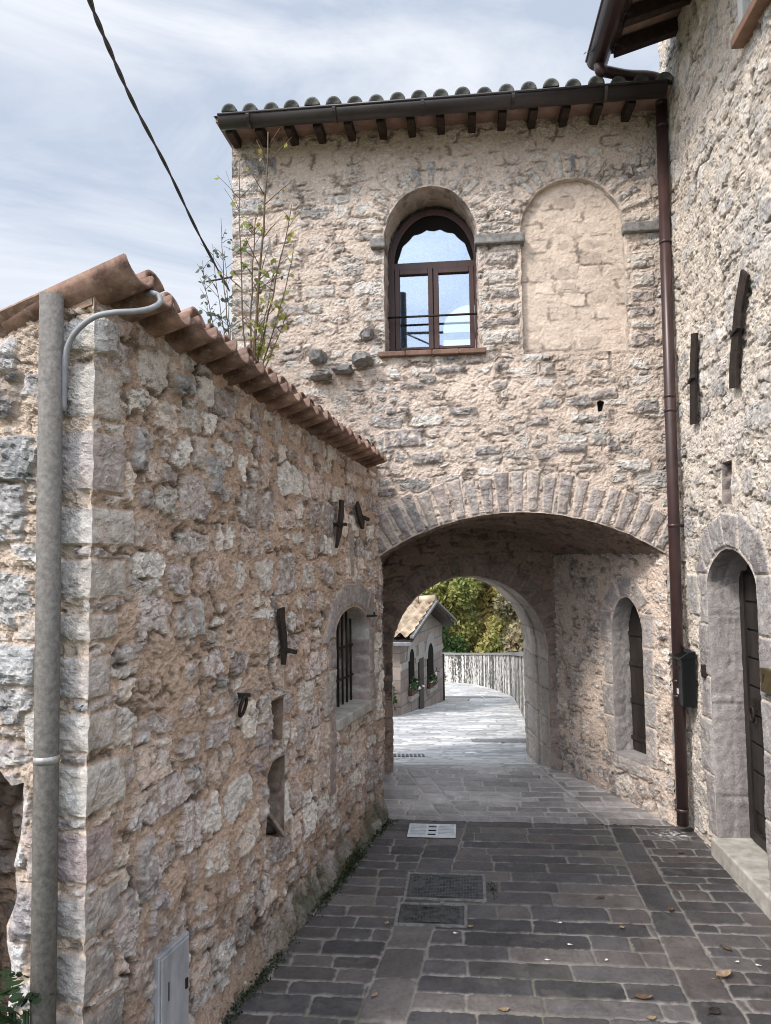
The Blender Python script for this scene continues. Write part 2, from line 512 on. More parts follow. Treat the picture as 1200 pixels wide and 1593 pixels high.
def rubble_field(U, W, X, Y, seed, row, leng, split=.25, p=4.0):
    rr = random.Random(seed)
    seeds = []
    v = W[0] - .3
    while v < W[-1] + .3:
        h = rr.uniform(*row)
        u = U[0] - .4 - rr.random() * .3
        while u < U[-1] + .4:
            w = rr.uniform(*leng) * (.75 + .5 * (h - row[0]) / (row[1] - row[0] + 1e-9))
            if rr.random() < split:
                k = rr.uniform(.35, .65)
                w1 = w * rr.uniform(.75, 1.2)
                seeds.append((u + w / 2, v + h * k / 2, w1 / 2, h * k / 2)); seeds.append((u + w / 2 + rr.uniform(-.04, .04), v + h * (1 + k) / 2, w1 / 2, h * (1 - k) / 2))
            else:
                seeds.append((u + w / 2, v + h / 2 + rr.uniform(-.012, .012), w / 2, h / 2 * rr.uniform(.85, 1.1)))
            u += w
        v += h
    F1 = np.full(X.shape, 9.0); F2 = np.full(X.shape, 9.0); ID = np.zeros(X.shape, np.int32)
    for i, (cu, cv, a, b) in enumerate(seeds):
        i0, i1 = np.searchsorted(U, [cu - 2 * a - .08, cu + 2 * a + .08]); j0, j1 = np.searchsorted(W, [cv - 2.2 * b - .08, cv + 2.2 * b + .08])
        if i1 <= i0 or j1 <= j0: continue
        s = (slice(j0, j1), slice(i0, i1))
        d = (np.abs((X[s] - cu) / a) ** p + np.abs((Y[s] - cv) / b) ** p) ** (1 / p)
        f1 = F1[s]; f2 = F2[s]; m = d < f1
        F2[s] = np.where(m, f1, np.minimum(f2, d)); F1[s] = np.where(m, d, f1); ID[s] = np.where(m, i, ID[s])
    S = np.array(seeds)
    mn = np.minimum(S[:, 2], S[:, 3])[ID]
    edge = np.minimum((F2 - F1) * .5 * mn, (1.25 - F1) * mn)
    return ID, edge, (X - S[ID, 0]), (Y - S[ID, 1]), len(seeds), S


STY = {
    # lane wall of the outbuilding: coarse broken limestone in orange-tan mortar
    'lane': dict(tilt=.8, row=(.085, .21), leng=(.09, .30), split=.3, warp=.040, gap=.005, soft=.006, cover=.022, prot=.007, dome=.003, fac=.0125, rough=.007, crack=.014, vein=.009,
                 mort=(.455, .335, .255), mortamp=.014, bury=.26,
                 pal=[(.56, .495, .44), (.70, .64, .58), (.47, .395, .35), (.52, .405, .345), (.60, .495, .415), (.37, .31, .28), (.54, .425, .35), (.66, .585, .515), (.52, .435, .40)], light=.28),
    'gable': dict(row=(.12, .22), leng=(.14, .36), split=.2, warp=.03, gap=.012, soft=.010, cover=.03, prot=.010, dome=.004, fac=.015, rough=.010, crack=.012, vein=.010,
                  mort=(.52, .42, .34), mortamp=.018, bury=.25,
                  pal=[(.46, .44, .435), (.56, .54, .53), (.32, .305, .305), (.38, .335, .32)], light=.24),
    'tower': dict(tilt=.55, row=(.05, .125), leng=(.08, .28), split=.25, warp=.030, gap=.004, soft=.012, cover=.024, prot=.006, dome=.003, fac=.009, rough=.0065, crack=.010, vein=.008,
                  mort=(.56, .465, .395), mortamp=.010, bury=.26,
                  pal=[(.52, .475, .43), (.57, .535, .495), (.49, .435, .385), (.54, .46, .395), (.46, .42, .385), (.58, .54, .50)],
                  pal2=[(.38, .355, .33), (.305, .29, .275), (.43, .395, .36), (.52, .475, .43), (.34, .305, .285), (.48, .415, .365)], light=.2),
    'house': dict(tilt=.7, row=(.07, .17), leng=(.14, .38), split=.3, warp=.040, gap=.003, soft=.012, cover=.018, prot=.004, dome=.001, fac=.007, rough=.005, crack=.016, vein=.010,
                  mort=(.62, .545, .47), mortamp=.012, bury=.25,
                  pal=[(.60, .545, .49), (.65, .60, .55), (.50, .46, .425), (.57, .495, .43), (.42, .395, .38), (.59, .525, .465)], light=.2),
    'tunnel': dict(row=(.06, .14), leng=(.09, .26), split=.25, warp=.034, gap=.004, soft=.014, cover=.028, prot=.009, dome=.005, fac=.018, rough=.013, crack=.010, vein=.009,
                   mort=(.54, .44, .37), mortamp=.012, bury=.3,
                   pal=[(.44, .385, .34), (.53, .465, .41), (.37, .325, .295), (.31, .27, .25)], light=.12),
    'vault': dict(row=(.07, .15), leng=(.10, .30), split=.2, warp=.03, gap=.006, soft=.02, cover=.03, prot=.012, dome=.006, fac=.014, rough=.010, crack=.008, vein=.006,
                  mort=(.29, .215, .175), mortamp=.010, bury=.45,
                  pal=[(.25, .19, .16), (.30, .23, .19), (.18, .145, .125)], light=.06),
    'infill': dict(line=.08, tilt=.12, row=(.10, .13), leng=(.16, .26), split=.0, warp=.008, gap=.003, soft=.012, cover=.03, prot=.001, dome=.0, fac=.001, rough=.0015, crack=.0015, vein=.0005,
                   mort=(.56, .465, .39), mortamp=.004, bury=.8,
                   pal=[(.545, .45, .378), (.57, .475, .40), (.50, .415, .35)], light=.04),
}


def masonry(name, F, U, W, style, seed, parent, mat=None, feats=(), holes=(), keepfn=None, hfn=None, flat=None, colfn=None, mapfn=None, flip=False, covfn=None, edgeround=.03, p2=None, corner=None):
    st = STY[style]
    U = np.asarray(U, float); W = np.asarray(W, float)
    X, Y = np.meshgrid(U, W)
    wx = X + fbm(X * 5, Y * 5, 3, seed + 31) * st['warp'] * 1.3 + fbm(X * 22, Y * 22, 2, seed + 35) * st['warp'] * .35
    wy = Y + fbm(X * 4, Y * 4, 3, seed + 41) * st['warp'] + fbm(X * 22, Y * 22, 2, seed + 45) * st['warp'] * .3
    ID, edge, du, dv, ns, SD_ = rubble_field(U, W, wx, wy, seed, st['row'], st['leng'], st['split'])
    rs = np.random.RandomState(seed)
    r1 = rs.rand(ns + 1); tu = rs.randn(ns + 1); tv = rs.randn(ns + 1)
    bury = (rs.rand(ns + 1) < st['bury']) * rs.uniform(.4, 1, ns + 1)
    cov = np.clip(fbm(X * 2.2, Y * 2.2, 3, seed + 51) + .15, -.2, 1) * st['cover']
    if covfn is not None: cov = cov + covfn(X, Y)
    g = st['gap'] + cov + bury[ID] * .035
    en = fbm(X * 26, Y * 26, 4, seed + 61, .6) * .013
    mask = sm(g, g + st['soft'], edge + en)
    pal = np.array(st['pal'])
    base = pal[rs.randint(0, len(pal), ns + 1)] * rs.uniform(.82, 1.14, (ns + 1, 1))
    if p2 is not None:
        w2 = rs.rand(ns) < p2(SD_[:, 0], SD_[:, 1])
        pal2 = np.array(st['pal2']); b2 = pal2[rs.randint(0, len(pal2), ns)] * rs.uniform(.82, 1.14, (ns, 1))
        base[:ns] = np.where(w2[:, None], b2, base[:ns])
    scol = base[ID]
    sh = st['prot'] * (.35 + .9 * r1[ID]) + st['dome'] * sm(0, .05, edge) + (tu[ID] * du + tv[ID] * dv) * .05 * st.get('tilt', 1)
    smth = np.zeros(X.shape)
    # cut stones, voussoirs and quoins laid by hand
    for q, ft in enumerate(feats):
        (cu, cv), (hu, hv) = ft['c'], ft['h']
        R_ = math.hypot(hu, hv) + .06
        i0, i1 = np.searchsorted(U, [cu - R_, cu + R_]); j0, j1 = np.searchsorted(W, [cv - R_, cv + R_])
        if i1 <= i0 or j1 <= j0: continue
        s = (slice(j0, j1), slice(i0, i1))
        wob = .010 * (1 - ft['smooth'] * .8)
        lx = X[s] - cu + fbm(X[s] * 14, Y[s] * 14, 3, seed + q) * wob; ly = Y[s] - cv + fbm(X[s] * 14, Y[s] * 14, 3, seed + q + 77) * wob
        ca, sa = math.cos(ft['ang']), math.sin(ft['ang'])
        a = lx * ca + ly * sa; b = -lx * sa + ly * ca
        hw = hu * (1 + ft['wedge'] * b / max(hv, 1e-3))
        r = ft['r']
        qx = np.abs(a) - hw + r; qy = np.abs(b) - hv + r
        sd = np.hypot(np.maximum(qx, 0), np.maximum(qy, 0)) + np.minimum(np.maximum(qx, qy), 0) - r
        fm = sm(-.001, .011, -sd + fbm(X[s] * 26, Y[s] * 26, 2, seed + q + 7) * .006 * (1 - ft['smooth'])) * ft['m'] * (1 - .75 * (1 - ft['smooth']) * sm(.12, .4, fbm(X[s] * 8, Y[s] * 8, 3, seed + 151)))
        k = 1 - sm(.000, .014, -sd + .014)
        mask[s] = np.maximum(mask[s] * k, fm)
        ins = sd < .004
        scol[s] = np.where(ins[..., None], np.array(ft['col']), scol[s])
        sh[s] = np.where(ins, ft['hgt'] + (1 - ft['smooth']) * .012 * sm(0, .04, -sd), sh[s])
        smth[s] = np.where(ins, ft['smooth'], smth[s])
    fac = facets(X * 17 + fbm(X * 9, Y * 9, 2, seed + 3), Y * 22 + fbm(X * 9, Y * 9, 2, seed + 5), seed + 71) * .55 + facets(X * 42, Y * 50, seed + 81) * .42
    rg = fbm(X * 24, Y * 30, 4, seed + 91)
    rough = (fac * st['fac'] + rg * st['rough']) * (1 - .8 * smth)
    mort = fbm(X * 9, Y * 9, 3, seed + 95) * st['mortamp'] + fbm(X * 38, Y * 38, 4, seed + 96, .65) * st['mortamp'] * .8
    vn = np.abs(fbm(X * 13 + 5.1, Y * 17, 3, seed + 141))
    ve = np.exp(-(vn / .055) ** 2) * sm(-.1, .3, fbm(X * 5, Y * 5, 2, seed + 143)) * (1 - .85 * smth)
    H = mask * (sh + rough - ve * st['vein']) + (1 - mask) * (mort - .002)
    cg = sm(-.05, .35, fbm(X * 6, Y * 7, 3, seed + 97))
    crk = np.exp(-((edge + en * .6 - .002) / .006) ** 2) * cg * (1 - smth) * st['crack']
    H = H - crk
    if hfn is not None: H = H + hfn(X, Y)
    # colour: stone and mortar pigments with staining and painted crevice shade
    va = fbm(X * 10, Y * 10, 4, seed + 101)
    vb = fbm(X * 34, Y * 34, 3, seed + 105)
    sc_ = scol * (1 + .20 * va + .14 * vb)[..., None]
    wh = sm(.16, .46, fbm(X * 16, Y * 19, 4, seed + 111) + .4 * st['light']) * .55 * (1 - .6 * smth)
    sc_ = sc_ * (1 - wh[..., None]) + np.array([.64, .615, .585]) * wh[..., None] * (st['light'] > .08) + sc_ * wh[..., None] * (st['light'] <= .08)
    dk = sm(.25, .5, fbm(X * 13, Y * 13, 4, seed + 121)) * st.get('line', .34) * (1 - .5 * smth)
    sc_ = sc_ * (1 - dk[..., None])
    mv = fbm(X * 3, Y * 3, 3, seed + 131)
    vc = fbm(X * 60, Y * 60, 2, seed + 107)
    mc = np.array(st['mort'])[None, None, :] * (1 + .18 * mv + .16 * vb + .12 * vc)[..., None]
    C = mc + (sc_ - mc) * mask[..., None]
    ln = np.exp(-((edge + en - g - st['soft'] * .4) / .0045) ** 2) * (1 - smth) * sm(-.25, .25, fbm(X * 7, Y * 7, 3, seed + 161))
    C = C * np.clip(1 - .6 * np.clip(crk / (st['crack'] + 1e-6), 0, 1) - .45 * ve * mask - st.get('line', .34) * ln, .15, 1)[..., None]  # cracks, veins and stone edges darkened: dirt plus shade painted into the colour
    if colfn is not None: C = colfn(X, Y, C)
    sd = np.full(X.shape, 9.0)
    for hp in holes:
        hx = [q[0] for q in hp]; hy = [q[1] for q in hp]
        i0, i1 = np.searchsorted(U, [min(hx) - .12, max(hx) + .12]); j0, j1 = np.searchsorted(W, [min(hy) - .12, max(hy) + .12])
        s = (slice(j0, j1), slice(i0, i1))
        sd[s] = np.minimum(sd[s], poly_sd(X[s], Y[s], hp))
    if keepfn is not None: sd = np.minimum(sd, keepfn(X, Y))
    if edgeround: H = H * sm(0, edgeround, np.maximum(sd, 0) + .003)
    # snap the vertices by an opening onto its outline
    gy, gx = np.gradient(sd, W, U)
    gl_ = np.hypot(gx, gy) + 1e-6
    ru = np.gradient(U)[None, :]; rv = np.gradient(W)[:, None]
    rad = .75 * np.maximum(ru, rv)
    nearb = np.abs(sd) < rad
    Xs = np.where(nearb, X - sd * gx / gl_ ** 2 * np.minimum(1, gl_), X); Ys = np.where(nearb, Y - sd * gy / gl_ ** 2 * np.minimum(1, gl_), Y)
    ok = sd > -rad
    keep = ok[:-1, :-1] & ok[1:, :-1] & ok[:-1, 1:] & ok[1:, 1:]
    mean = (sd[:-1, :-1] + sd[1:, :-1] + sd[:-1, 1:] + sd[1:, 1:]) / 4
    keep &= mean > -.1 * rad[..., :-1, :-1] if rad.ndim == 2 else mean > 0
    if corner is not None:
        ha = np.full(W.shape, .000); hb = ha.copy(); rq = random.Random(9)
        for (t_, b_, _w, _g) in QY:
            ins = sm(b_ + .006, b_ + .022, W + .006 * fbm(W * 0 + 2.2, W * 9, 2, 4)) * sm(t_ - .006, t_ - .022, W)
            ja, jb, sl_ = rq.uniform(.004, .008), rq.uniform(.004, .008), rq.uniform(-.02, .02)
            ha = ha + ins * (ja + .004 + sl_ * (W - (t_ + b_) / 2)); hb = hb + ins * (jb + .004 - sl_ * (W - (t_ + b_) / 2))
        nz_ = .0035 * fbm(W * 22, W * 0 + 1.3, 3, 6)
        ha = ha + nz_; hb = hb + .0035 * fbm(W * 22, W * 0 + 5.3, 3, 16)
        if corner[1] > 0: ha, hb = hb, ha
        k = sm(.03, 0, X) ** 2; H = H * (1 - k) + ha[:, None] * k
        P = F.o + Xs[..., None] * F.u + Ys[..., None] * F.v + H[..., None] * F.n + (hb[:, None] * sm(.035, 0, X) ** 2)[..., None] * np.array(corner[0])
    elif mapfn is not None:
        P = mapfn(Xs, Ys, H)
    else:
        P = F.o + Xs[..., None] * F.u + Ys[..., None] * F.v + H[..., None] * F.n
    return grid_object(name, F, U, W, P, C, keep, mat or M['wall'], parent, flip, smooth=False)


def reveal(name, F, outline, depths, style, seed, parent, mat=None, offs=None, amp=.006, shade=(1, 1, 1), course=None):
    """the inner faces of an opening, running back from the wall plane; depths: list of distances in"""
    st = STY[style] if isinstance(style, str) else style
    q = resample(outline, .012)
    n = len(q); D = np.array(depths)
    nd = len(D)
    s = np.concatenate([[0], np.cumsum([math.hypot(q[i + 1][0] - q[i][0], q[i + 1][1] - q[i][1]) for i in range(n - 1)])])
    nrm = []
    for i in range(n):
        a = q[max(i - 1, 0)]; b = q[min(i + 1, n - 1)]
        dx, dy = b[0] - a[0], b[1] - a[1]; l = math.hypot(dx, dy) + 1e-9
        nrm.append((dy / l, -dx / l))            # towards the opening
    nrm = np.array(nrm); Q = np.array(q)
    SS, DD = np.meshgrid(s, D)
    ID, edge, du, dv, ns, SD_ = rubble_field(s, D if nd > 1 else np.array([0, 1.]), SS + fbm(SS * 6, DD * 6, 2, seed) * .02, DD + fbm(SS * 6, DD * 6, 2, seed + 4) * .02, seed, st['leng'], st['row'], .1)
    rs = np.random.RandomState(seed)
    cov = np.clip(fbm(SS * 3, DD * 3, 3, seed + 51) + .1, -.2, 1) * st['cover']
    mask = sm(st['gap'] + cov, st['gap'] + cov + .012, edge + fbm(SS * 28, DD * 28, 2, seed + 61) * .006)
    pal = np.array(st['pal']); base = pal[rs.randint(0, len(pal), ns + 1)] * rs.uniform(.85, 1.12, (ns + 1, 1))
    mc = np.array(st['mort'])[None, None, :] * (1 + .16 * fbm(SS * 8, DD * 8, 3, seed + 9))[..., None]
    sc_ = base[ID] * (1 + .2 * fbm(SS * 20, DD * 20, 3, seed + 10))[..., None]
    C = (mc + (sc_ - mc) * mask[..., None]) * np.array(shade)
    H = (mask * .6 + fbm(SS * 22, DD * 22, 3, seed + 12) * .7) * amp
    if course:
        w_ = SS + .012 * fbm(SS * 5, DD * 5, 2, seed + 21)
        jd = np.abs(((w_ / course + .35) % 1) - .5) * course
        jn_ = np.exp(-((jd) / .007) ** 2)
        cid = np.floor(w_ / course + .35 + .5)
        C = C * (1 - .5 * jn_)[..., None] * (.84 + .3 * hsh(cid, cid * 0, seed))[..., None]
        H = H - .012 * jn_
    H = H * sm(0, .02, DD)
    if offs is not None: H = H - np.array(offs)[:, None]
    pu = Q[None, :, 0] + nrm[None, :, 0] * H; pv = Q[None, :, 1] + nrm[None, :, 1] * H
    P = F.o + pu[..., None] * F.u + pv[..., None] * F.v - DD[..., None] * F.n
    keep = np.ones((nd - 1, n - 1), bool)
    return grid_object(name, F, s, D, P, C, keep, mat or M['wall'], parent)


def lin(a, b, step):
    return np.linspace(a, b, max(2, int(round((b - a) / step)) + 1))


def geo(a, b, s0, s1):
    """spacing growing from s0 to s1"""
    out = [a]
    while out[-1] < b:
        t = (out[-1] - a) / (b - a); out.append(out[-1] + s0 + (s1 - s0) * t)
    out[-1] = b
    return np.array(out)


def U_(F, x, y, h=0): return F.at(x, y, h)[0]
def V_(F, x, y, h=0): return F.at(x, y, h)[1]


def strap(mb, F, pts, w, h0, h1):
    """a flat iron bar following pts in the wall plane"""
    l, r = [], []
    for i, q in enumerate(pts):
        a = pts[max(i - 1, 0)]; b = pts[min(i + 1, len(pts) - 1)]
        dx, dy = b[0] - a[0], b[1] - a[1]; d = math.hypot(dx, dy) + 1e-9
        ww = w[i] if isinstance(w, (list, tuple)) else w
        l.append((q[0] - dy / d * ww / 2, q[1] + dx / d * ww / 2)); r.append((q[0] + dy / d * ww / 2, q[1] - dx / d * ww / 2))
    for i in range(len(pts) - 1):
        P = [F.p(*l[i], h0), F.p(*r[i], h0), F.p(*r[i], h1), F.p(*l[i], h1), F.p(*l[i + 1], h0), F.p(*r[i + 1], h0), F.p(*r[i + 1], h1), F.p(*l[i + 1], h1)]
        mb.hexa(P)
    return mb


def niche(name, F, poly, depth, style, seed, parent, shade=(1, 1, 1), res=.012):
    """a hole in a wall: inner faces and a rough back"""
    q = list(poly) + [poly[0]]
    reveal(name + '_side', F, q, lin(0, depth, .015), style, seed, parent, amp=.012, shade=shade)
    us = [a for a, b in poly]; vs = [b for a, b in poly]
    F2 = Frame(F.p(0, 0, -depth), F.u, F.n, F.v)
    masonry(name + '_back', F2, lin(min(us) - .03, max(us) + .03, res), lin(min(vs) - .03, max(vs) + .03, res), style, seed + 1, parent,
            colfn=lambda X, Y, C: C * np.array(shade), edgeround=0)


def tile_mesh(name, length, r0, r1, th, up, n=9, arc=PI, plug=False):
    """half-pipe tile along +X, radius r0 at x=0; up=True is a cover tile"""
    vs, fs = [], []
    nl = 6
    for i in range(nl + 1):
        t = i / nl; x = length * t
        for o, sg in ((0, 1), (-th, 1)):
            r = r0 + (r1 - r0) * t + o
            for k in range(n + 1):
                a = PI / 2 + arc / 2 - arc * k / n
                z = r * math.sin(a)
                vs.append((x, r * math.cos(a), z if up else -z))
    m = n + 1
    for i in range(nl):
        for k in range(n):
            a = i * 2 * m + k; b = a + 2 * m
            fs.append((a, a + 1, b + 1, b)); a += m; b += m; fs.append((a, b, b + 1, a + 1))
        for k in (0, n):
            a = i * 2 * m + k; fs.append((a, a + m, a + 3 * m, a + 2 * m))
    for i in (0, nl):
        for k in range(n):
            a = i * 2 * m + k; fs.append((a, a + m, a + m + 1, a + 1))
    if plug:
        fs.append(tuple(m + k for k in range(m)))
    me = bpy.data.meshes.new(name)
    me.from_pydata(vs, [], fs)
    import bmesh
    bm = bmesh.new(); bm.from_mesh(me); bmesh.ops.recalc_face_normals(bm, faces=bm.faces); bm.to_mesh(me); bm.free()
    me.polygons.foreach_set('use_smooth', [True] * len(me.polygons))
    return me


def put(name, me, mat, parent, pos, xdir, up=(0, 0, 1), roll=0):
    o = link(name, me, mat, parent)
    x = Vector([float(c) for c in xdir]).normalized(); y = Vector(up).cross(x).normalized(); z = x.cross(y)
    o.rotation_euler = (Matrix((x, y, z)).transposed() @ Matrix.Rotation(roll, 3, 'X')).to_euler()
    o.location = Vector([float(c) for c in pos]) - (wloc(parent) if parent else Vector())
    return o


# ================================================================== LEFT: the stone outbuilding
OB = thing('stone_outbuilding', 'low rubble stone outbuilding with terracotta tiles along its wall top, left of the lane', 'building', L.o)
z0 = V_(L, 180, 440, .13) ; z1 = V_(L, 588, 726, .13)      # lip of the roof tiles, near and far
LEN = U_(L, 590, 1000) + .10
ztop = lambda u: z0 + (z1 - z0) * u / LEN
QY = [(2.92, 2.775, .10, .17), (2.755, 2.535, .16, .2), (2.515, 2.27, .20, .36), (2.245, 2.08, .26, .22), (2.06, 1.89, .21, .19), (1.865, 1.745, .16, .3), (1.72, 1.545, .12, .2),
      (1.525, 1.365, .16, .26), (1.35, 1.15, .22, .16), (1.13, .93, .15, .24), (.915, .745, .2, .3), (.73, .54, .16, .2), (.52, .3, .22, .26), (.28, .02, .18, .3)]
QC_ = [(.47, .46, .46), (.40, .38, .37), (.36, .33, .335), (.44, .425, .42), (.37, .35, .34), (.38, .355, .34), (.38, .36, .36), (.40, .385, .38), (.43, .42, .41), (.30, .255, .26), (.29, .275, .275), (.25, .24, .24), (.23, .22, .22), (.22, .21, .21)]
QC = [(c[0] * 1.26, c[1] * 1.21, c[2] * 1.15) for c in QC_]
lf, gf = [], []
for (t, b, wl, wg), c in zip(QY, QC):
    lf.append(fbx((wl / 2 - .02, (t + b) / 2), (wl / 2 + .018, (t - b) / 2 - .014), 0, tuple(x * y for x, y in zip(c, (.98, .94, .90))), .009, .66))
    gf.append(fbx((wg / 2 - .02, (t + b) / 2), (wg / 2 + .018, (t - b) / 2 - .014), 0, c, .009, .66))
# the barred window in the lane wall
wu0, wu1 = U_(L, 522, 1060), U_(L, 575, 1020)
wv0 = V_(L, 548, 1107); wvs = V_(L, 524, 995); wva = V_(L, 552, 944)
wo = ragged(arch(wu0, wu1, wv0, wvs, wva, 'round'), .006, 3)
c_, a_ = (wu0 + wu1) / 2, (wu1 - wu0) / 2
DR = [(.27, .245, .235), (.31, .285, .27), (.29, .265, .255)]
lf += voussoirs(ell(c_, a_, wvs, wva - wvs), PI, 0, 5, .17, .33, DR, .006, .012, .85, .04, 5)
lf += [fbx((wu0 - .075, wvs - .13), (.07, .14), 0, DR[0], .012, .85), fbx((wu0 - .12, (V_(L, 510, 1046) + V_(L, 510, 1112)) / 2), (.11, .145), 0, (.37, .34, .31), .016, .7),
       fbx((wu1 + .06, wvs - .15), (.055, .17), 0, DR[1], .012, .85), fbx((wu1 + .06, wvs - .45), (.055, .12), 0, DR[2], .012, .8),
       fbx((U_(L, 517, 1170), (V_(L, 517, 1112) + V_(L, 517, 1232)) / 2), (.055, .27), 0, (.32, .265, .24), .006, .9),
       fbx((U_(L, 548, 870), V_(L, 548, 862)), (.055, .16), 0, (.31, .27, .25), .004, .9)]
for (x, y, w, h, c) in [(300, 1200, .07, .04, (.42, .39, .36)), (150, 520, .1, .07, (.45, .43, .42)), (285, 600, .09, .05, (.26, .24, .23)), (330, 740, .09, .09, (.34, .32, .31)), (215, 700, .05, .09, (.33, .30, .29)),
                        (468, 1138, .075, .1, (.36, .32, .29)), (405, 1165, .06, .12, (.34, .29, .29)), (410, 1250, .05, .1, (.33, .29, .28)), (300, 960, .07, .09, (.42, .40, .38)), (225, 1350, .07, .12, (.34, .30, .28)),
                        (240, 1420, .06, .08, (.33, .28, .27)), (340, 1065, .04, .045, (.46, .43, .40)), (430, 1085, .07, .05, (.36, .32, .28))]:
    lf.append(fbx(L.at(x, y), (w, h), rnd.uniform(-.15, .15), c, .026, .25, r=.03))
cavU = [L.at(*q) for q in [(424, 1158), (420, 1092), (428, 1088), (441, 1085), (440, 1120), (439, 1150)]]
cavL = [L.at(*q) for q in [(414, 1301), (416, 1250), (417, 1205), (424, 1186), (434, 1178), (443, 1174), (443, 1230), (442, 1303)]]
cabu0, cabu1 = U_(L, 241, 1540), U_(L, 285, 1540)
cabv1 = (V_(L, 241, 1492) + V_(L, 284, 1454)) / 2; cabv0 = cabv1 - .40


def lane_col(X, Y, C):
    mo = sm(.32, .02, Y + .14 * fbm(X * 5, Y * 5, 3, 5)) * sm(.8, 2.0, X)
    damp = sm(.75, .1, Y + .25 * fbm(X * 2, Y * 3, 3, 8)) * .32
    C = C * (1 - damp[..., None])
    return C * (1 - mo[..., None] * .75) + np.array([.035, .045, .022]) * mo[..., None] * .75


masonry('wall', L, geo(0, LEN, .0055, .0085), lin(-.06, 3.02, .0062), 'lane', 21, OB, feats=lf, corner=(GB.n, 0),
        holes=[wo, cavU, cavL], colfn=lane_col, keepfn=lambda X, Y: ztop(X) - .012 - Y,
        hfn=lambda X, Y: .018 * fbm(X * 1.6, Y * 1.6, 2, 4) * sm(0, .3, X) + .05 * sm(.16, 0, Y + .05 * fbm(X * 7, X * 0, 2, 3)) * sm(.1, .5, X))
reveal('window_reveal', L, wo, lin(0, .36, .015), dict(STY['infill'], mort=(.46, .42, .38), pal=[(.52, .49, .45), (.42, .37, .34), (.33, .27, .25)], bury=.55), 23, OB, amp=.01)
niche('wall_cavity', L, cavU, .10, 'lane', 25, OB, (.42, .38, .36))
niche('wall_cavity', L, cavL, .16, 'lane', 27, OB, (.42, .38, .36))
mb = MB().fbox(L, wu0 - .02, wu1 + .03, wv0 - .06, wv0 + .012, -.38, .035)
sl = mb.build('window_sill', M['paledressed'], OB, .008)
mb = MB().prism(L, [(a, b) for a, b in arch(wu0 - .02, wu1 + .02, wv0, wvs, wva + .02)], -.40, -.37)
win = mb.build('window', M['dark'], OB)
GD = .135
gr_ = MB()
for k in range(8):
    u = wu0 + (wu1 - wu0) * (k + .5) / 8
    gr_.tube([L.p(u, wv0 + .01, -GD), L.p(u, wvs + (wva - wvs) * math.sqrt(max(0, 1 - ((u - c_) / a_) ** 2)) - .005, -GD)], .009, 6)
for v in (wv0 + .20, wv0 + .43):
    gr_.tube([L.p(wu0, v, -GD), L.p(wu1, v, -GD)], .009, 6)
gr_.build('window_grille', M['iron'], OB)
# gable towards the camera
gz = lambda u: ztop(0) + .075 - .285 * np.maximum(u, 0)
gcav = ragged([GB.at(*q) for q in [(-40, 1640), (-42, 1190), (0, 1200), (18, 1222), (38, 1216), (33, 1300), (22, 1345), (28, 1390), (10, 1440), (18, 1500), (8, 1640)]], .012, 91, .02)
gf += [fbx(GB.at(12, 612), (.055, .10), .1, (.15, .14, .14), .03, .2, r=.03), fbx(GB.at(20, 725), (.13, .11), 0, (.25, .25, .255), .03, .25), fbx(GB.at(8, 555), (.06, .07), 0, (.47, .45, .44), .02, .3, r=.03),
       fbx(GB.at(15, 1035), (.12, .075), 0, (.42, .42, .425), .024, .3), fbx(GB.at(45, 1420), (.07, .1), 0, (.27, .245, .25), .02, .4), fbx(GB.at(-30, 800), (.2, .11), 0, (.36, .35, .35), .02, .3)]
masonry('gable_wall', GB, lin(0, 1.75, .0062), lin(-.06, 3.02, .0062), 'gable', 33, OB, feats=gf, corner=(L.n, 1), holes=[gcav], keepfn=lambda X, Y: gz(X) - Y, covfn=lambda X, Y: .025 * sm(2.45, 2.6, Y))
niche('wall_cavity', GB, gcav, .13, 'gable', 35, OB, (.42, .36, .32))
# the hidden sides
LB = Frame(L.p(LEN - .05, 0, -1.75), -L.u, -L.n)
masonry('rear_wall', LB, lin(0, LEN - .05, .03), lin(-.06, z0 - .5, .03), 'lane', 37, OB)
# roof: tiles fall away from the lane
th = math.radians(16)
AX = -L.n * math.cos(th) - np.array([0, 0, 1]) * math.sin(th)
mt_tr = tile_mesh('trough_tile', .46, .086, .080, .015, False, arc=PI * 1.0)
mt_cv = tile_mesh('cover_tile', .46, .070, .078, .017, True, arc=PI * .98)
sp = .186
mb = MB()
nk = int((LEN - .05) / sp) + 1
prof = []
for k in range(nk * 8 + 1):
    u = -.05 + sp * k / 8
    prof.append((min(u, LEN - .22), .045 * (-math.cos(2 * PI * (u - .0) / sp)) + .05))
vs, fs = [], []
for (u, dz) in prof:
    b = L.p(u, ztop(u) + .025 + dz, .10)
    for s_ in (.30, 1.0, 1.95):
        vs.append(b + AX * s_)
for i in range(len(prof) - 1):
    for j in range(2):
        a = i * 3 + j; fs.append((a, a + 1, a + 4, a + 3))
mb.add(vs, fs, True)
roof = mb.build('roof', M['tile'], OB)
u = .01
for k in range(1, 60):
    sc_k = 1.0 - .36 * min(1, u / LEN)
    u += sp * sc_k
    if u > LEN - .27: break
    j = rnd.uniform(-.015, .015)
    o = put('roof_tile', mt_tr, M['tile'], roof, L.p(u, ztop(u) + .088 + rnd.uniform(-.006, .006), .14 + j), AX + L.u * rnd.uniform(-.07, .07), roll=rnd.uniform(-.1, .1))
    o.scale = (1, sc_k, sc_k)
    if u < LEN - .4:
        o = put('roof_tile', mt_cv, M['tile'], roof, L.p(u + sp * sc_k / 2, ztop(u) + .078 + rnd.uniform(-.006, .008) + .045, .06 + rnd.uniform(-.025, .025)), AX + L.u * rnd.uniform(-.07, .07), roll=rnd.uniform(-.14, .14))
        o.scale = (1, sc_k, sc_k)
me = tile_mesh('verge_tile', .62, .094, .086, .014, False, arc=PI * .9)
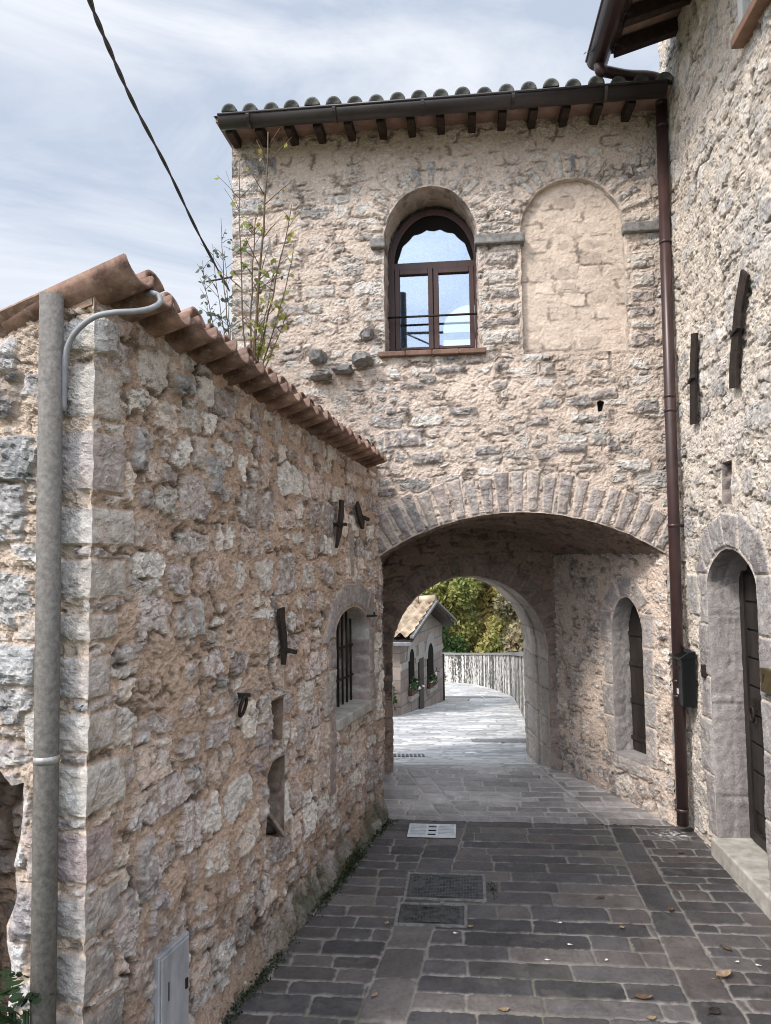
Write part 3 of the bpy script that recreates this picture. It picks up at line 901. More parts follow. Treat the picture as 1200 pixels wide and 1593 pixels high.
put('roof_tile', me, M['tile'], roof, L.p(.045, ztop(0) + .112, .15), AX, roll=.12)
put('roof_tile', me, M['tile'], roof, L.p(.05, ztop(0) + .115, .15) + AX * .56, AX, roll=.1)
put('roof_tile', me, M['tile'], roof, L.p(.045, ztop(0) + .115, .15) + AX * 1.12, AX, roll=.1)
mb = MB()
mb.hexa([L.p(0, ztop(0) - .04, -.01), L.p(LEN, ztop(LEN) - .04, -.01), L.p(LEN, ztop(LEN) - .04, -.3), L.p(0, ztop(0) - .12, -.3),
         L.p(0, ztop(0) + .07, -.01), L.p(LEN, ztop(LEN) + .07, -.01), L.p(LEN, ztop(LEN) + .0, -.3), L.p(0, ztop(0) + .0, -.3)])
mb.build('wall_top_mortar', mat_simple('tan_mortar', (.30, .21, .155), .95, 0, .25, 20, .008, None, .15), OB)

# things fixed to the lane wall
ut = thing('utility_cabinet', 'grey galvanised meter cabinet door set low in the near lane wall', 'utility box', L.p((cabu0 + cabu1) / 2, cabv0, 0))
MB().fbox(L, cabu0 - .008, cabu1 + .008, cabv0 - .008, cabv1 + .008, -.05, .022).build('frame', M['zinc'], ut, .004)
dr = MB().fbox(L, cabu0 + .004, cabu1 - .004, cabv0 + .004, cabv1 - .004, .0225, .029).build('door', M['zinc'], ut, .005)
MB().fbox(L, cabu1 - .035, cabu1 - .02, cabv1 - .2, cabv1 - .16, .0295, .035).build('latch', M['iron'], dr)
MB().fbox(L, cabu0 + .05, cabu0 + .056, cabv1 - .18, cabv1 - .11, .0292, .031).build('slot', M['iron'], dr)


def wall_iron(F, pts, w, pin, label, group, h=.03, pinlen=.09, pinang=0):
    o = thing('wall_anchor', label, 'wall anchor', F.p(pts[len(pts) // 2][0], pts[len(pts) // 2][1], 0), group)
    strap(MB(), F, pts, w, h, h + .018).build('bar', M['iron'], o, .002)
    u, v, a, b = pin
    m_ = MB(); m_.bar(F.p(u - a, v - b * .5, h + .006), F.p(u + a, v + b * .5, h + .038), .022, .022); m_.tube([F.p(u, v, -.05), F.p(u, v, h + .035)], .013, 8)
    m_.build('pin', M['iron'], o)
    return o


p = [L.at(*q) for q in [(427, 946), (428, 968), (431, 990), (432, 1010), (431, 1034)]]
wall_iron(L, p, [.075, .07, .066, .062, .03], (*L.at(436, 1012), .06, -.03), 'black iron wall anchor with a straight bar, above the cavities in the lane wall', 'wall anchors on the lane wall')
p = [L.at(*q) for q in [(523, 778), (523, 795), (521, 815), (519, 830), (515, 852)]]
wall_iron(L, p, [.06, .075, .075, .06, .015], (*L.at(520, 816), .05, .0), 'black dagger-shaped iron wall anchor, high on the lane wall near the tower', 'wall anchors on the lane wall')
p = [L.at(*q) for q in [(547, 784), (550, 795), (553, 806), (556, 815), (556, 823)]]
wall_iron(L, p, [.06, .09, .09, .09, .04], (*L.at(557, 806), .05, -.02), 'short black iron wall anchor tilted with a jutting pin, closest to the tower', 'wall anchors on the lane wall')
rg = thing('tether_ring', 'black iron tether ring hanging from the lane wall', 'ring', L.p(*L.at(368, 1094), .02))
u, v = L.at(368, 1097)
m_ = MB(); m_.tube([L.p(u + .030 * math.sin(t), v - .005 + .046 * math.cos(t), .035 + .012 * math.cos(t)) for t in np.linspace(0, 2 * PI, 20)], .0085, 7, False); m_.build('ring', M['iron'], rg)
MB().bar(L.p(u - .03, v + .05, .03), L.p(u + .035, v + .045, .05), .02, .018).tube([L.p(u, v + .048, -.03), L.p(u, v + .048, .05)], .012, 7).build('staple', M['iron'], rg)
hk = MB(); u, v = L.at(571, 958); hk.tube([L.p(u, v, -.03), L.p(u, v, .06)], .009, 7); hk.tube([L.p(u, v + .028, .058), L.p(u, v, .062), L.p(u + .01, v, .075)], .008, 6)
tag(hk.build('wall_hook', M['iron']), 'tiny black iron hook beside the barred window arch', 'hook')
st = MB(); a, b = L.at(416, 1252), L.at(436, 1298); st.bar(L.p(*a, -.04), L.p(*b, .015), .035, .02); tag(st.build('wooden_stick', M['stick'], None, .004), 'weathered grey stick leaning inside the lower wall cavity', 'stick')
st = MB(); st.tube([L.p(*L.at(414, 1290), -.06), L.p(*L.at(440, 1290), -.05)], .03, 8); tag(st.build('round_log', M['bark']), 'short round log lying in the bottom of the lower wall cavity', 'log')

# grey pole, its band and conduit
q = GB.at(79, 1000, .065)
pu = q[0]
PT = V_(GB, 79, 460, .065)
po = thing('grey_pole', 'speckled grey fibre-cement pole standing in front of the outbuilding corner', 'pole', GB.p(pu, 0, .065))
mb = MB(); mb.tube([GB.p(pu - .004, -.1, .065), GB.p(pu + .009, 1.4, .065), GB.p(pu + .024, PT, .065)], .0405, 24)
pp = mb.build('pole_shaft', M['pole'], po)
bz = V_(GB, 79, 1181, .065)
mb = MB(); mb.tube([GB.p(pu + .008, bz - .012, .065), GB.p(pu + .008, bz + .012, .065)], .0425, 24)
mb.build('steel_band', M['bandmetal'], po)
cd = [GB.p(*GB.at(101, 590, .05), .05), GB.p(*GB.at(101, 565, .05), .05), GB.p(*GB.at(107, 535, .055), .055), GB.p(*GB.at(122, 512, .06), .06), GB.p(*GB.at(147, 493, .06), .06),
      L.p(*L.at(178, 486, .11), .11), L.p(*L.at(213, 484, .17), .17), L.p(*L.at(236, 479, .20), .20), L.p(*L.at(249, 470, .21), .21), L.p(*L.at(247, 460, .20), .20), L.p(*L.at(236, 456, .17), .17), L.p(*L.at(222, 458, .08), .08)]


def smoothpath(P, n=6):
    P = [np.array(p, float) for p in P]; out = []
    for i in range(len(P) - 1):
        a, b, c, d = P[max(i - 1, 0)], P[i], P[i + 1], P[min(i + 2, len(P) - 1)]
        for k in range(n):
            t = k / n
            out.append(.5 * (2 * b + (c - a) * t + (2 * a - 5 * b + 4 * c - d) * t * t + (3 * b - a - 3 * c + d) * t ** 3))
    out.append(P[-1]); return out


cd[0] = GB.p(*GB.at(99, 640, .04), .04)
mb = MB(); mb.tube(smoothpath(cd), .0105, 12)
tag(mb.build('cable_conduit', M['cable']), 'pale grey cable conduit curving from behind the pole up under the tiles', 'conduit')

# ================================================================== CENTRE: the gate tower
TW = thing('gate_tower', 'two-storey rubble stone gate tower spanning the lane with an arched passage', 'tower', T.p(1.7, 0, 0))
WT = 3.625
TZ = 5.66
au0, au1 = U_(T, 588, 1000), 3.50
avs = V_(T, 1036, 862); ava = V_(T, 812, 797)
main = arch(au0, au1, -.3, avs, ava, 'seg', 60)
mo = ragged(main, .008, 4)
GP = [(.31, .275, .26), (.275, .255, .245), (.34, .295, .275), (.30, .265, .255), (.40, .35, .315)]
tf = []
a_ = (au1 - au0) / 2; c_ = (au0 + au1) / 2; rise = ava - avs; Rr = (a_ * a_ + rise * rise) / (2 * rise); cyc = ava - Rr; t0 = math.asin(a_ / Rr)
tf += voussoirs(lambda t: (c_ + Rr * math.sin(t), cyc + Rr * math.cos(t), PI / 2 - t), -t0 * .98, t0 * .99, 21, .30, .118, GP, .024, .012, .62, .12, 9)
# arched window
nu0, nu1 = U_(T, 598, 470), U_(T, 745, 470); nv0 = V_(T, 670, 547); nvs = V_(T, 670, 372); nva = V_(T, 668, 289)
wn = ragged(arch(nu0, nu1, nv0, nvs, nva), .008, 6)
PW = [(.52, .475, .43), (.58, .545, .505), (.42, .385, .36), (.50, .44, .385), (.38, .36, .35)]
tf += voussoirs(ell((nu0 + nu1) / 2, (nu1 - nu0) / 2, nvs, nva - nvs), PI * .97, .03, 13, .21, .085, PW, .018, .011, .3, .15, 11)
# walled-up arch
bu0, bu1 = U_(T, 812, 450), U_(T, 974, 450); bv0 = V_(T, 890, 548); bvs = V_(T, 890, 357); bva = V_(T, 890, 277)
bl = ragged(arch(bu0, bu1, bv0, bvs, bva), .010, 7)
tf += voussoirs(ell((bu0 + bu1) / 2, (bu1 - bu0) / 2, bvs, bva - bvs), PI * .97, .03, 15, .21, .08, PW + GP[4:], .018, .011, .3, .15, 12)
# pier stones between the two arches, and right of the walled-up one
y = 388
while y < 540:
    h = rnd.choice((16, 20, 26))
    tf.append(fbx(T.at(779, y + h / 2), (.155 + rnd.uniform(-.02, .0), h / 1200 * 6.2 / 2 - .008), 0, rnd.choice(GP[:3] + PW[:1]), .012, .25))
    tf.append(fbx(T.at(1000, y + h / 2 + 5), (.09, h / 1200 * 6.1 / 2 - .008), 0, rnd.choice(GP[:3] + PW[:1]), .012, .25))
    y += h + 3
# large grey stones of the lower courses
for (x, y, w, h) in [(630, 682, .17, .075), (665, 713, .13, .05), (620, 640, .1, .04), (890, 697, .12, .035), (760, 700, .11, .04), (835, 655, .09, .04), (940, 612, .11, .05), (1005, 632, .1, .06), (985, 725, .14, .05),
                     (720, 640, .12, .035), (700, 575, .13, .035), (665, 590, .07, .04), (850, 575, .07, .05), (905, 650, .08, .04), (955, 690, .05, .06), (600, 765, .07, .04), (640, 600, .1, .03), (780, 570, .06, .03)]:
    tf.append(fbx(T.at(x, y), (w, h), rnd.uniform(-.05, .05), rnd.choice(GP[:3]) if rnd.random() < .8 else PW[1], .016, .2, r=.02))
# left corner stones
v = .2; k = 0
while v < TZ - .1:
    h = rnd.uniform(.13, .24); w = (.34, .2)[k % 2] * rnd.uniform(.85, 1.15)
    tf.append(fbx((w / 2 - .02, v + h / 2), (w / 2 + .02, h / 2 - .012), 0, rnd.choice(PW + GP[1:2]), .012, .3)); v += h; k += 1
uh, vh = T.at(935, 631)
pin = [(uh - .022, vh - .05), (uh - .03, vh + .03), (uh - .005, vh + .045), (uh + .03, vh + .03), (uh + .008, vh - .045)]
RR = .0078
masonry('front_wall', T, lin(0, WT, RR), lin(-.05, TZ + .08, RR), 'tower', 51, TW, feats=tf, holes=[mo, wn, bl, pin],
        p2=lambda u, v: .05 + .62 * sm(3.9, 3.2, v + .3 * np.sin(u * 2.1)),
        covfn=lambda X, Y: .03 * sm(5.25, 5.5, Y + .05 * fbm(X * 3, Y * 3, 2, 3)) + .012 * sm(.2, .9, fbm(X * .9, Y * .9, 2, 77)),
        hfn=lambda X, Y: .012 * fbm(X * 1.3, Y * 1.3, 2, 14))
reveal('window_reveal', T, wn, lin(0, .36, .014), 'tunnel', 53, TW, amp=.012)
reveal('blocked_arch_edge', T, bl, lin(0, .065, .01), 'tower', 54, TW, amp=.004)
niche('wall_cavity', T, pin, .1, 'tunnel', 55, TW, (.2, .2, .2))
BI = Frame(T.p(0, 0, -.05), T.u, T.n)
masonry('arch_infill', BI, lin(bu0 - .03, bu1 + .03, .009), lin(bv0 - .03, bva + .03, .009), 'infill', 56, TW, mat=M['plasterwall'], edgeround=0)
# impost slabs
mb = MB()
for (x0, x1, y) in ((738, 816, 373), (968, 1026, 355), (577, 600, 380)):
    va, vb = V_(T, (x0 + x1) / 2, y + 8), V_(T, (x0 + x1) / 2, y - 7)
    MB().fbox(T, U_(T, x0, y), min(U_(T, x1, y), WT - .01), va, vb, -.16 if x0 < 900 else -.04, .055).build('impost', M['impost'], TW, .012)
# projecting corbel stones
for (x, y, w, h, d) in ((495, 557, .075, .06, .13), (501, 587, .10, .03, .15), (535, 577, .085, .035, .13), (563, 562, .085, .055, .17), (571, 521, .06, .05, .06)):
    u, v = T.at(x, y)
    mb = MB()
    vs = []
    for hh, k in ((-.04, 1.0), (d * .6, .95), (d, .75)):
        for t in range(10):
            t_ = 2 * PI * t / 10; e = rnd.uniform(.62, 1.2)
            cc, ss = math.cos(t_), math.sin(t_)
            vs.append(T.p(u + w * k * e * math.copysign(abs(cc) ** .6, cc), v + h * k * e * math.copysign(abs(ss) ** .6, ss), hh + rnd.uniform(-.03, .02)))
    fs = [(i * 10 + t, i * 10 + (t + 1) % 10, (i + 1) * 10 + (t + 1) % 10, (i + 1) * 10 + t) for i in range(2) for t in range(10)] + [tuple(range(20, 30))]
    mb.add(vs, fs); mb.build('projecting_stone', M['impost'], TW, .006)
# the timber window
FH = -.33
fu0, fu1 = U_(T, 605, 480, FH), U_(T, 749, 480, FH); fv0 = V_(T, 676, 546, FH); ftr = V_(T, 676, 413, FH); fva = V_(T, 672, 327, FH)
wd = thing  # (kept for brevity)


def ring_pts(c, a, vs, rise, n=28):
    return [(c + a * math.cos(PI - PI * k / n), vs + rise * math.sin(PI - PI * k / n)) for k in range(n + 1)]


c_ = (fu0 + fu1) / 2; a_ = (fu1 - fu0) / 2
fw = .055
mb = MB()
o_ = [(fu0, fv0)] + ring_pts(c_, a_, ftr, fva - ftr) + [(fu1, fv0)]
i_ = [(fu0 + fw, fv0)] + ring_pts(c_, a_ - fw, ftr, fva - ftr - fw) + [(fu1 - fw, fv0)]
for k in range(len(o_) - 1):
    P = []
    for hh in (FH - .04, FH + .02):
        P += [T.p(*o_[k], hh), T.p(*o_[k + 1], hh), T.p(*i_[k + 1], hh), T.p(*i_[k], hh)]
    mb.hexa(P)
mb.fbox(T, fu0 + fw - .004, fu1 - fw + .004, ftr - .03, ftr + .028, FH - .038, FH + .016)
wf = mb.build('window', M['wood'], TW)
mid = U_(T, 675, 480, FH)
for (s0, s1) in ((fu0 + fw, mid), (mid, fu1 - fw)):
    mb = MB(); b = .046; t0_, t1_ = fv0 + .012, ftr - .032
    mb.fbox(T, s0 + .003, s0 + b, t0_, t1_, FH - .03, FH + .026); mb.fbox(T, s1 - b, s1 - .003, t0_, t1_, FH - .03, FH + .026)
    mb.fbox(T, s0 + b, s1 - b, t1_ - b, t1_, FH - .03, FH + .024); mb.fbox(T, s0 + b, s1 - b, t0_, t0_ + b * .5, FH - .03, FH + .024)
    cs = mb.build('casement', M['wood'], wf, .004)
    MB().fbox(T, s0 + b - .004, s1 - b + .004, t0_ + .01, t1_ - b + .004, FH - .008, FH - .004).build('pane', M['glass'], wf)
mb = MB(); mb.prism(T, [(fu0 + fw - .004, ftr + .02)] + ring_pts(c_, a_ - fw + .004, ftr + .02, fva - ftr - fw - .016) + [(fu1 - fw + .004, ftr + .02)], FH - .012, FH - .008)
mb.build('pane', M['glass'], wf)
mb = MB()
nS = 44
ia, ir = a_ - fw - .012, fva - ftr - fw
inner = []
for k in range(nS + 1):
    t = PI - PI * k / nS
    dcl = .10 * math.sin(t) ** 1.2 + .018 * abs(math.sin(t * 7)) + .02
    inner.append((c_ + (ia - dcl * .55) * math.cos(t), ftr + .03 + max(.0, (ir - dcl - .02)) * math.sin(t)))
outer = [(c_ + (ia + .01) * math.cos(PI - PI * k / nS), ftr + .02 + ir * math.sin(PI - PI * k / nS)) for k in range(nS + 1)]
for k in range(nS):
    P = []
    for hh in (FH - .006, FH + .002):
        P += [T.p(*outer[k], hh), T.p(*outer[k + 1], hh), T.p(*inner[k + 1], hh), T.p(*inner[k], hh)]
    mb.hexa(P)
mb.build('scalloped_reflection', M['dark'], wf)  # dark scalloped sheet imitating a reflection at the top of the glass
mb = MB(); vb = V_(T, 676, 491, -.22); mb.tube([T.p(nu0 - .02, vb, -.22), T.p(nu1 + .02, vb, -.22)], .010, 8); mb.build('security_bar', M['iron'], wf)
mb = MB(); s0, s1 = U_(T, 590, 546), U_(T, 757, 546)
for k in range(4):
    mb.fbox(T, s0 + (s1 - s0) * k / 4 + .002, s0 + (s1 - s0) * (k + 1) / 4 - .002, nv0 - .036, nv0 + .006, -.34, .05)
mb.build('window_sill', M['sill'], wf, .006)
# eave: rafters, soffit bricks, gutter, tiles
ro = V_(T, 690, 215) - TZ
rz = TZ                                   # rafter bottoms at the wall
slope = math.tan(math.radians(13))
gofs = .36
gz_ = V_(T, 690, 169, gofs)
DEP = 2.62                                # depth of the tower
mb = MB()
soff = []
zt = lambda h: rz + .058 - .05 * h
def slab(mb, u0, u1, ha, hb, za, zb, t):
    return mb.hexa([T.p(u0, za, ha), T.p(u1, za, ha), T.p(u1, zb, hb), T.p(u0, zb, hb), T.p(u0, za + t, ha), T.p(u1, za + t, ha), T.p(u1, zb + t, hb), T.p(u0, zb + t, hb)])
slab(mb, -.05, WT - .02, gofs - .05, -.3, zt(gofs - .05), zt(-.3), .03)
mb.build('soffit', M['pianelle'], TW)
xs = [363, 408, 453, 497, 544, 594, 640, 686, 735, 782, 830, 880, 930, 980]
for i, x in enumerate(xs):
    u = max(U_(T, x, 205, .15), .05)
    mb = MB(); slab(mb, u - .032, u + .032, gofs - .085, -.25, zt(gofs - .085) - .085, zt(-.25) - .085, .084)
    mb.build('rafter', M['beam'], TW, .008)
# corrugated tile field
NT = 21
sp2 = WT / NT
vs, fs = [], []
prof = []
for k in range(NT * 8 + 1):
    u = sp2 * k / 8
    prof.append((u - .06 if k == 0 else u, .035 * -math.cos(2 * PI * u / sp2) + .035))
for (u, dz) in prof:
    for (hh) in (gofs - .02, -DEP / 2, -DEP - .25):
        vs.append(T.p(min(u, WT - .02), zt(gofs) + .03 + dz + (gofs - hh) * slope, hh))
for i in range(len(prof) - 1):
    for j in range(2):
        a = i * 3 + j; fs.append((a, a + 1, a + 4, a + 3))
troof = MB().add(vs, fs, True).build('roof', M['oldtile'], TW)
mt_t = tile_mesh('eave_tile', .40, .064, .058, .014, True, arc=PI * .98, plug=True)
for k in range(NT):
    u = sp2 * (k + .5)
    put('roof_tile', mt_t, M['oldtile'], troof, T.p(u, zt(gofs) + .036 + rnd.uniform(-.006, .008), gofs + .005 + rnd.uniform(-.02, .02)), -T.n + np.array([0, 0, slope]) + T.u * rnd.uniform(-.06, .06))


def gutter(mb, a, b, n, r, th=.004):
    """half-round gutter from a to b; n is the outward direction"""
    a = np.array(a, float); b = np.array(b, float); n = np.array(n, float); z = np.array([0, 0, 1.0])
    vs, fs = [], []
    K_ = 12
    for q in (a, b):
        for rr in (r, r - th):
            for k in range(K_ + 1):
                t = -PI * k / K_
                vs.append(q + n * rr * math.cos(t) + z * rr * math.sin(t))
    m_ = K_ + 1
    for k in range(K_):
        fs.append((k, k + 1, 2 * m_ + k + 1, 2 * m_ + k)); fs.append((m_ + k, 3 * m_ + k, 3 * m_ + k + 1, m_ + k + 1))
    for e in (0, 2 * m_):
        fs.append(tuple(range(e, e + m_)))
    fs.append((0, m_, 3 * m_, 2 * m_)); fs.append((m_ - 1, 2 * m_ - 1, 4 * m_ - 1, 3 * m_ - 1))
    mb.add(vs, fs, True)
    mb.tube([a + n * r + z * .002, b + n * r + z * .002], .010, 8)
    return mb


gl0, gl1 = U_(T, 343, 185, gofs), U_(T, 1036, 140, gofs)
gtop = gz_ + .045
mb = gutter(MB(), T.p(gl0, gtop, gofs), T.p(gl1, gtop, gofs), T.n, .078)
gu = mb.build('gutter', M['darkmetal'], TW)
for k in range(5):
    mb = MB()
    u = gl0 + (gl1 - gl0) * (k + .35) / 5
    pts = [T.p(u, gtop + .082 * math.sin(t), gofs + .082 * math.cos(t)) for t in np.linspace(.1, -PI, 12)]
    for i in range(11): mb.bar(pts[i], pts[i + 1], .004, .025, tuple(T.u))
    mb.build('gutter_bracket', M['darkmetal'], gu)
# left side wall, back wall, room
TS = Frame(T.o - T.n * DEP, -(-T.n), T.u * -1); TS = Frame(T.p(0, 0, -DEP), T.n, -T.u)
masonry('side_wall', TS, lin(0, DEP, .02), lin(-.05, TZ + .08, .02), 'tower', 61, TW)
TB = Frame(T.p(WT, 0, -DEP), -T.u, -T.n)
gc = .87
rw0, rw1 = WT - U_(T, 775, 510, -DEP), WT - U_(T, 690, 510, -DEP)
rv0, rva = V_(T, 715, 552, -DEP), V_(T, 738, 474, -DEP)
rearwin = arch(rw0, rw1, rv0, rv0 + .30, rva)
gB = arch(WT - (gc + .84 + 1.285 - .27), WT - (gc - .84 + 1.285 - .27), -1.2, 1.16, 2.0)
masonry('rear_wall', TB, lin(0, WT, .022), lin(-.6, TZ + .7, .022), 'tower', 63, TW, holes=[rearwin, gB])
reveal('rear_window_reveal', TB, rearwin, [0, .1, .2], 'infill', 65, TW)
vbar = V_(T, 710, 527, -DEP)
MB().fbox(TB, rw0 - .02, rw1 + .02, vbar - .035, vbar + .035, -.14, -.08).build('rear_window_rail', M['paledressed'], TW)
MB().fbox(T, .15, WT - .1, 2.62, 2.72, -DEP + .1, -.42).build('upper_floor', M['dark'], TW)
MB().fbox(T, .12, .15, 2.72, TZ + .3, -DEP + .05, -.40).build('room_wall', M['dark'], TW); MB().fbox(T, WT - .06, WT - .02, -.1, TZ + .3, -DEP + .05, -.40).build('room_wall', M['dark'], TW)

# passage: vault, side walls, gate wall
gb0, gb1 = G.p(-.03, 0, 0), G.p(1.78, 0, 0)
gv = 2.08; gva = 2.40


def vault_map(Xs, Ys, H):
    """Xs: 0..1 around the arch, Ys: 0..1 front to back"""
    s = Xs; t = Ys
    a_ = (au1 - au0) / 2; c_ = (au0 + au1) / 2
    ang = (s * 2 - 1) * t0v
    u = c_ + Rr * np.sin(ang); v = cyc + Rr * np.cos(ang)
    A = T.o + u[..., None] * T.u + v[..., None] * T.v
    hb = np.hypot(gb1[0] - gb0[0], gb1[1] - gb0[1]) / 2; rb = gva - gv; Rb = (hb * hb + rb * rb) / (2 * rb); tb = math.asin(hb / Rb)
    an2 = (s * 2 - 1) * tb
    B = gb0 + (gb1 - gb0) * ((.5 + .5 * Rb * np.sin(an2) / hb)[..., None]); B = B + np.array([0, 0, 1.0]) * ((gva - Rb + Rb * np.cos(an2))[..., None])
    P = A + (B - A) * t[..., None]
    return P + np.stack([-np.sin(ang) * H, 0 * H, -np.cos(ang) * H], -1)


t0v = math.asin(((au1 - au0) / 2) / Rr)
# work in metres for the stone pattern, then map to the vault
arcL = 2 * t0v * Rr; dpt = 1.7


def vmap(X, Y, H): return vault_map(np.clip(X / arcL, 0, 1), np.clip(Y / dpt, 0, 1), H * sm(0, .05, Y))


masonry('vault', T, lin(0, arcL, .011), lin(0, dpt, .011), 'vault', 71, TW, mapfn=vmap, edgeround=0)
su0, su1 = U_(V, 955, 1060), U_(V, 1002, 1060)
su0, su1 = min(su0, su1), max(su0, su1)
sv0 = V_(V, 985, 1180); svs = V_(V, 955, 985); sva = V_(V, 974, 929)
so = ragged(arch(su0, su1, sv0, svs, sva), .006, 8)
DV = [(.33, .30, .285), (.29, .265, .255), (.35, .315, .295)]
vf = voussoirs(ell((su0 + su1) / 2, (su1 - su0) / 2, svs, sva - svs), PI, 0, 5, .17, .21, DV, .006, .012, .85, .05, 15)
v = sv0 - .02
k = 0
while v < svs - .05:
    h = rnd.uniform(.25, .38)
    vf.append(fbx((su0 - .07, v + h / 2), (.07 + .02 * (k % 2), h / 2 - .003), 0, rnd.choice(DV), .010, .85)); vf.append(fbx((su1 + .06 + .02 * (k % 2), v + h / 2), (.07 + .02 * (k % 2), h / 2 - .003), 0, rnd.choice(DV), .010, .85)); v += h; k += 1
vf.append(fbx(((su0 + su1) / 2, sv0 - .07), (.25, .06), 0, (.33, .30, .28), .02, .6))
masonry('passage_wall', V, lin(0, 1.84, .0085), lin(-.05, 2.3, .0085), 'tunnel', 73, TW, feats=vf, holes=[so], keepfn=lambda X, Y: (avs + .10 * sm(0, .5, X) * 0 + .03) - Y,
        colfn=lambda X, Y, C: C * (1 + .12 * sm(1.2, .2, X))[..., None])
reveal('window_reveal', V, so, lin(0, .18, .012), dict(STY['infill'], mort=(.36, .33, .31), pal=[(.34, .31, .30), (.30, .27, .26)], bury=.4), 75, TW, amp=.008)
MB().fbox(V, su0 - .02, su1 + .02, sv0 - .05, sv0 + .008, -.18, .01).build('window_sill', M['dressed'], TW, .006)
mb = MB(); mb.prism(V, arch(su0 - .02, su1 + .02, sv0, svs, sva + .02), -.21, -.17)
slit = mb.build('window', M['darkwood'], TW)
for v in (sv0 + .1, sv0 + .42, sv0 + .74, sv0 + 1.0):
    MB().fbox(V, su0 - .01, su1 + .01, v, v + .035, -.17, -.157).build('shutter_rail', M['darkwood'], slit)
lw_ = Frame(T.p(au0, 0, 0), (gb0 - T.p(au0, 0, 0)) / np.linalg.norm(gb0 - T.p(au0, 0, 0)), (1, 0, 0))
masonry('passage_wall', lw_, lin(0, 1.5, .012), lin(-.05, 2.2, .012), 'tunnel', 77, TW)
# gate wall with the round arch
gu0, gu1 = U_(G, 611, 1120), U_(G, 856, 1120)
gva_ = V_(G, 732, 896); gvs = gva_ - (gu1 - gu0) / 2
go = ragged(arch(gu0, gu1, -.3, gvs, gva_), .006, 9)
gfeat = voussoirs(ell((gu0 + gu1) / 2, (gu1 - gu0) / 2, gvs, gva_ - gvs), PI, 0, 21, .2, .13, [(.22, .18, .16), (.25, .205, .18), (.19, .155, .14)], .014, .010, .5, .1, 19)
for k in range(4): gfeat.append(fbx((gu1 + .065, gvs - .16 - .29 * k), (.06, .135), 0, (.26, .215, .19), .012, .6))
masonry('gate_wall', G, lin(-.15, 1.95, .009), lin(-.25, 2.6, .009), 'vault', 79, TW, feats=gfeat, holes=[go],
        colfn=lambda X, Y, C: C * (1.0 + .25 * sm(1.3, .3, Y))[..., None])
ds = np.concatenate([lin(0, .44, .016), [.445, .447], lin(.452, .55, .012), [.556, .558], lin(.57, 1.2, .02)])
of = np.where((ds > .446) & (ds < .557), .14, 0)
gs = dict(STY['tunnel'], mort=(.56, .49, .43), pal=[(.54, .48, .42), (.60, .545, .49), (.45, .40, .36)], bury=.05, cover=.008, gap=.007, row=(.22, .36), leng=(.24, .38))
go2 = arch(gu0, gu1, -1.0, gvs, gva_)
reveal('gate_reveal', G, ragged(go2, .006, 9), ds, gs, 81, TW, offs=of, amp=.012, course=.29)
MB().fbox(G, gu1 + .155, gu1 + .175, V_(G, 866, 1062), V_(G, 866, 1040), .0, .05).build('iron_stub', M['iron'], TW)

# ================================================================== RIGHT: the tall house
HS = thing('stone_house', 'tall whitish rubble stone house with a dark arched doorway, right of the lane', 'house', R.o)
du1, du0 = U_(R, 1104, 1000), 0
dl = du1; dr_ = U_(R, 1186, 1100)
dv0 = .10; dvs = V_(R, 1103, 905); dva = V_(R, 1137, 853)
dvs = min(dvs, dva - .24)
do = ragged(arch(dl, dr_, -.3, dvs, dva, 'pointed'), .006, 12)
HD = [(.33, .30, .295), (.37, .345, .335), (.30, .275, .275), (.40, .38, .37)]
hf = voussoirs(ell((dl + dr_) / 2, (dr_ - dl) / 2, dvs, dva - dvs), PI, 0, 6, .22, .34, HD, .005, .012, .72, .03, 21)
v = .12; k = 0
for h in (.42, .38, .3, .36, .36):
    hf.append(fbx((dl - .085 - .02 * (k % 2), v + h / 2), (.085 + .03 * (k % 2), h / 2 - .003), 0, HD[k % 3], .010, .72))
    hf.append(fbx((dr_ + .12 + .03 * (k % 2), v + h / 2), (.12 + .03 * (k % 2), h / 2 - .003), 0, HD[(k + 1) % 4], .012, .8)); v += h; k += 1
hf.append(fbx(R.at(1079, 925), (.11, .15), 0, (.40, .385, .37), .012, .8))
nu_ = [R.at(*q) for q in [(1124, 786), (1124, 720), (1139, 715), (1139, 788)]]
hw0, hw1 = U_(R, 1166, 60), U_(R, 1166, 60) + .75
hwv = V_(R, 1157, 76) + .055
hwin = [(hw0, hwv), (hw0, hwv + .95), (hw1, hwv + .95), (hw1, hwv)]
HZ = V_(R, 1043, 80) + .12


def house_cov(X, Y): return .02 * sm(.2, .8, fbm(X * 1.1, Y * 1.1, 3, 9)) + .02 * sm(.12, .0, np.abs(X - hw0 + .04) - .02) * sm(hwv - .1, hwv, Y)


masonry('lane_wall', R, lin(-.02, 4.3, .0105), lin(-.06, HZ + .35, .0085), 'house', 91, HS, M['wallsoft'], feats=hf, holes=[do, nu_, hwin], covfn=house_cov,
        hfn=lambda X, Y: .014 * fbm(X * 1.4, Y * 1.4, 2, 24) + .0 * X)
reveal('door_reveal', R, do, lin(0, .25, .013), dict(STY['infill'], mort=(.34, .315, .305), pal=[(.35, .32, .31), (.30, .275, .27)], bury=.1, cover=.012, leng=(.3, .45), row=(.5, .6)), 93, HS, M['wall'], amp=.010, course=.62)
niche('wall_slot', R, nu_, .2, 'tunnel', 95, HS, (.8, .8, .85))
mb = MB(); mb.prism(R, arch(dl - .02, dr_ + .02, .05, dvs, dva + .02, 'pointed'), -.28, -.245)
door = mb.build('door', M['darkwood'], HS)
mb = MB()
mb.fbox(R, dl + .0, dl + .07, .13, dvs + .12, -.245, -.215); mb.fbox(R, dr_ - .07, dr_, .13, dvs + .1, -.245, -.215)
v = .34
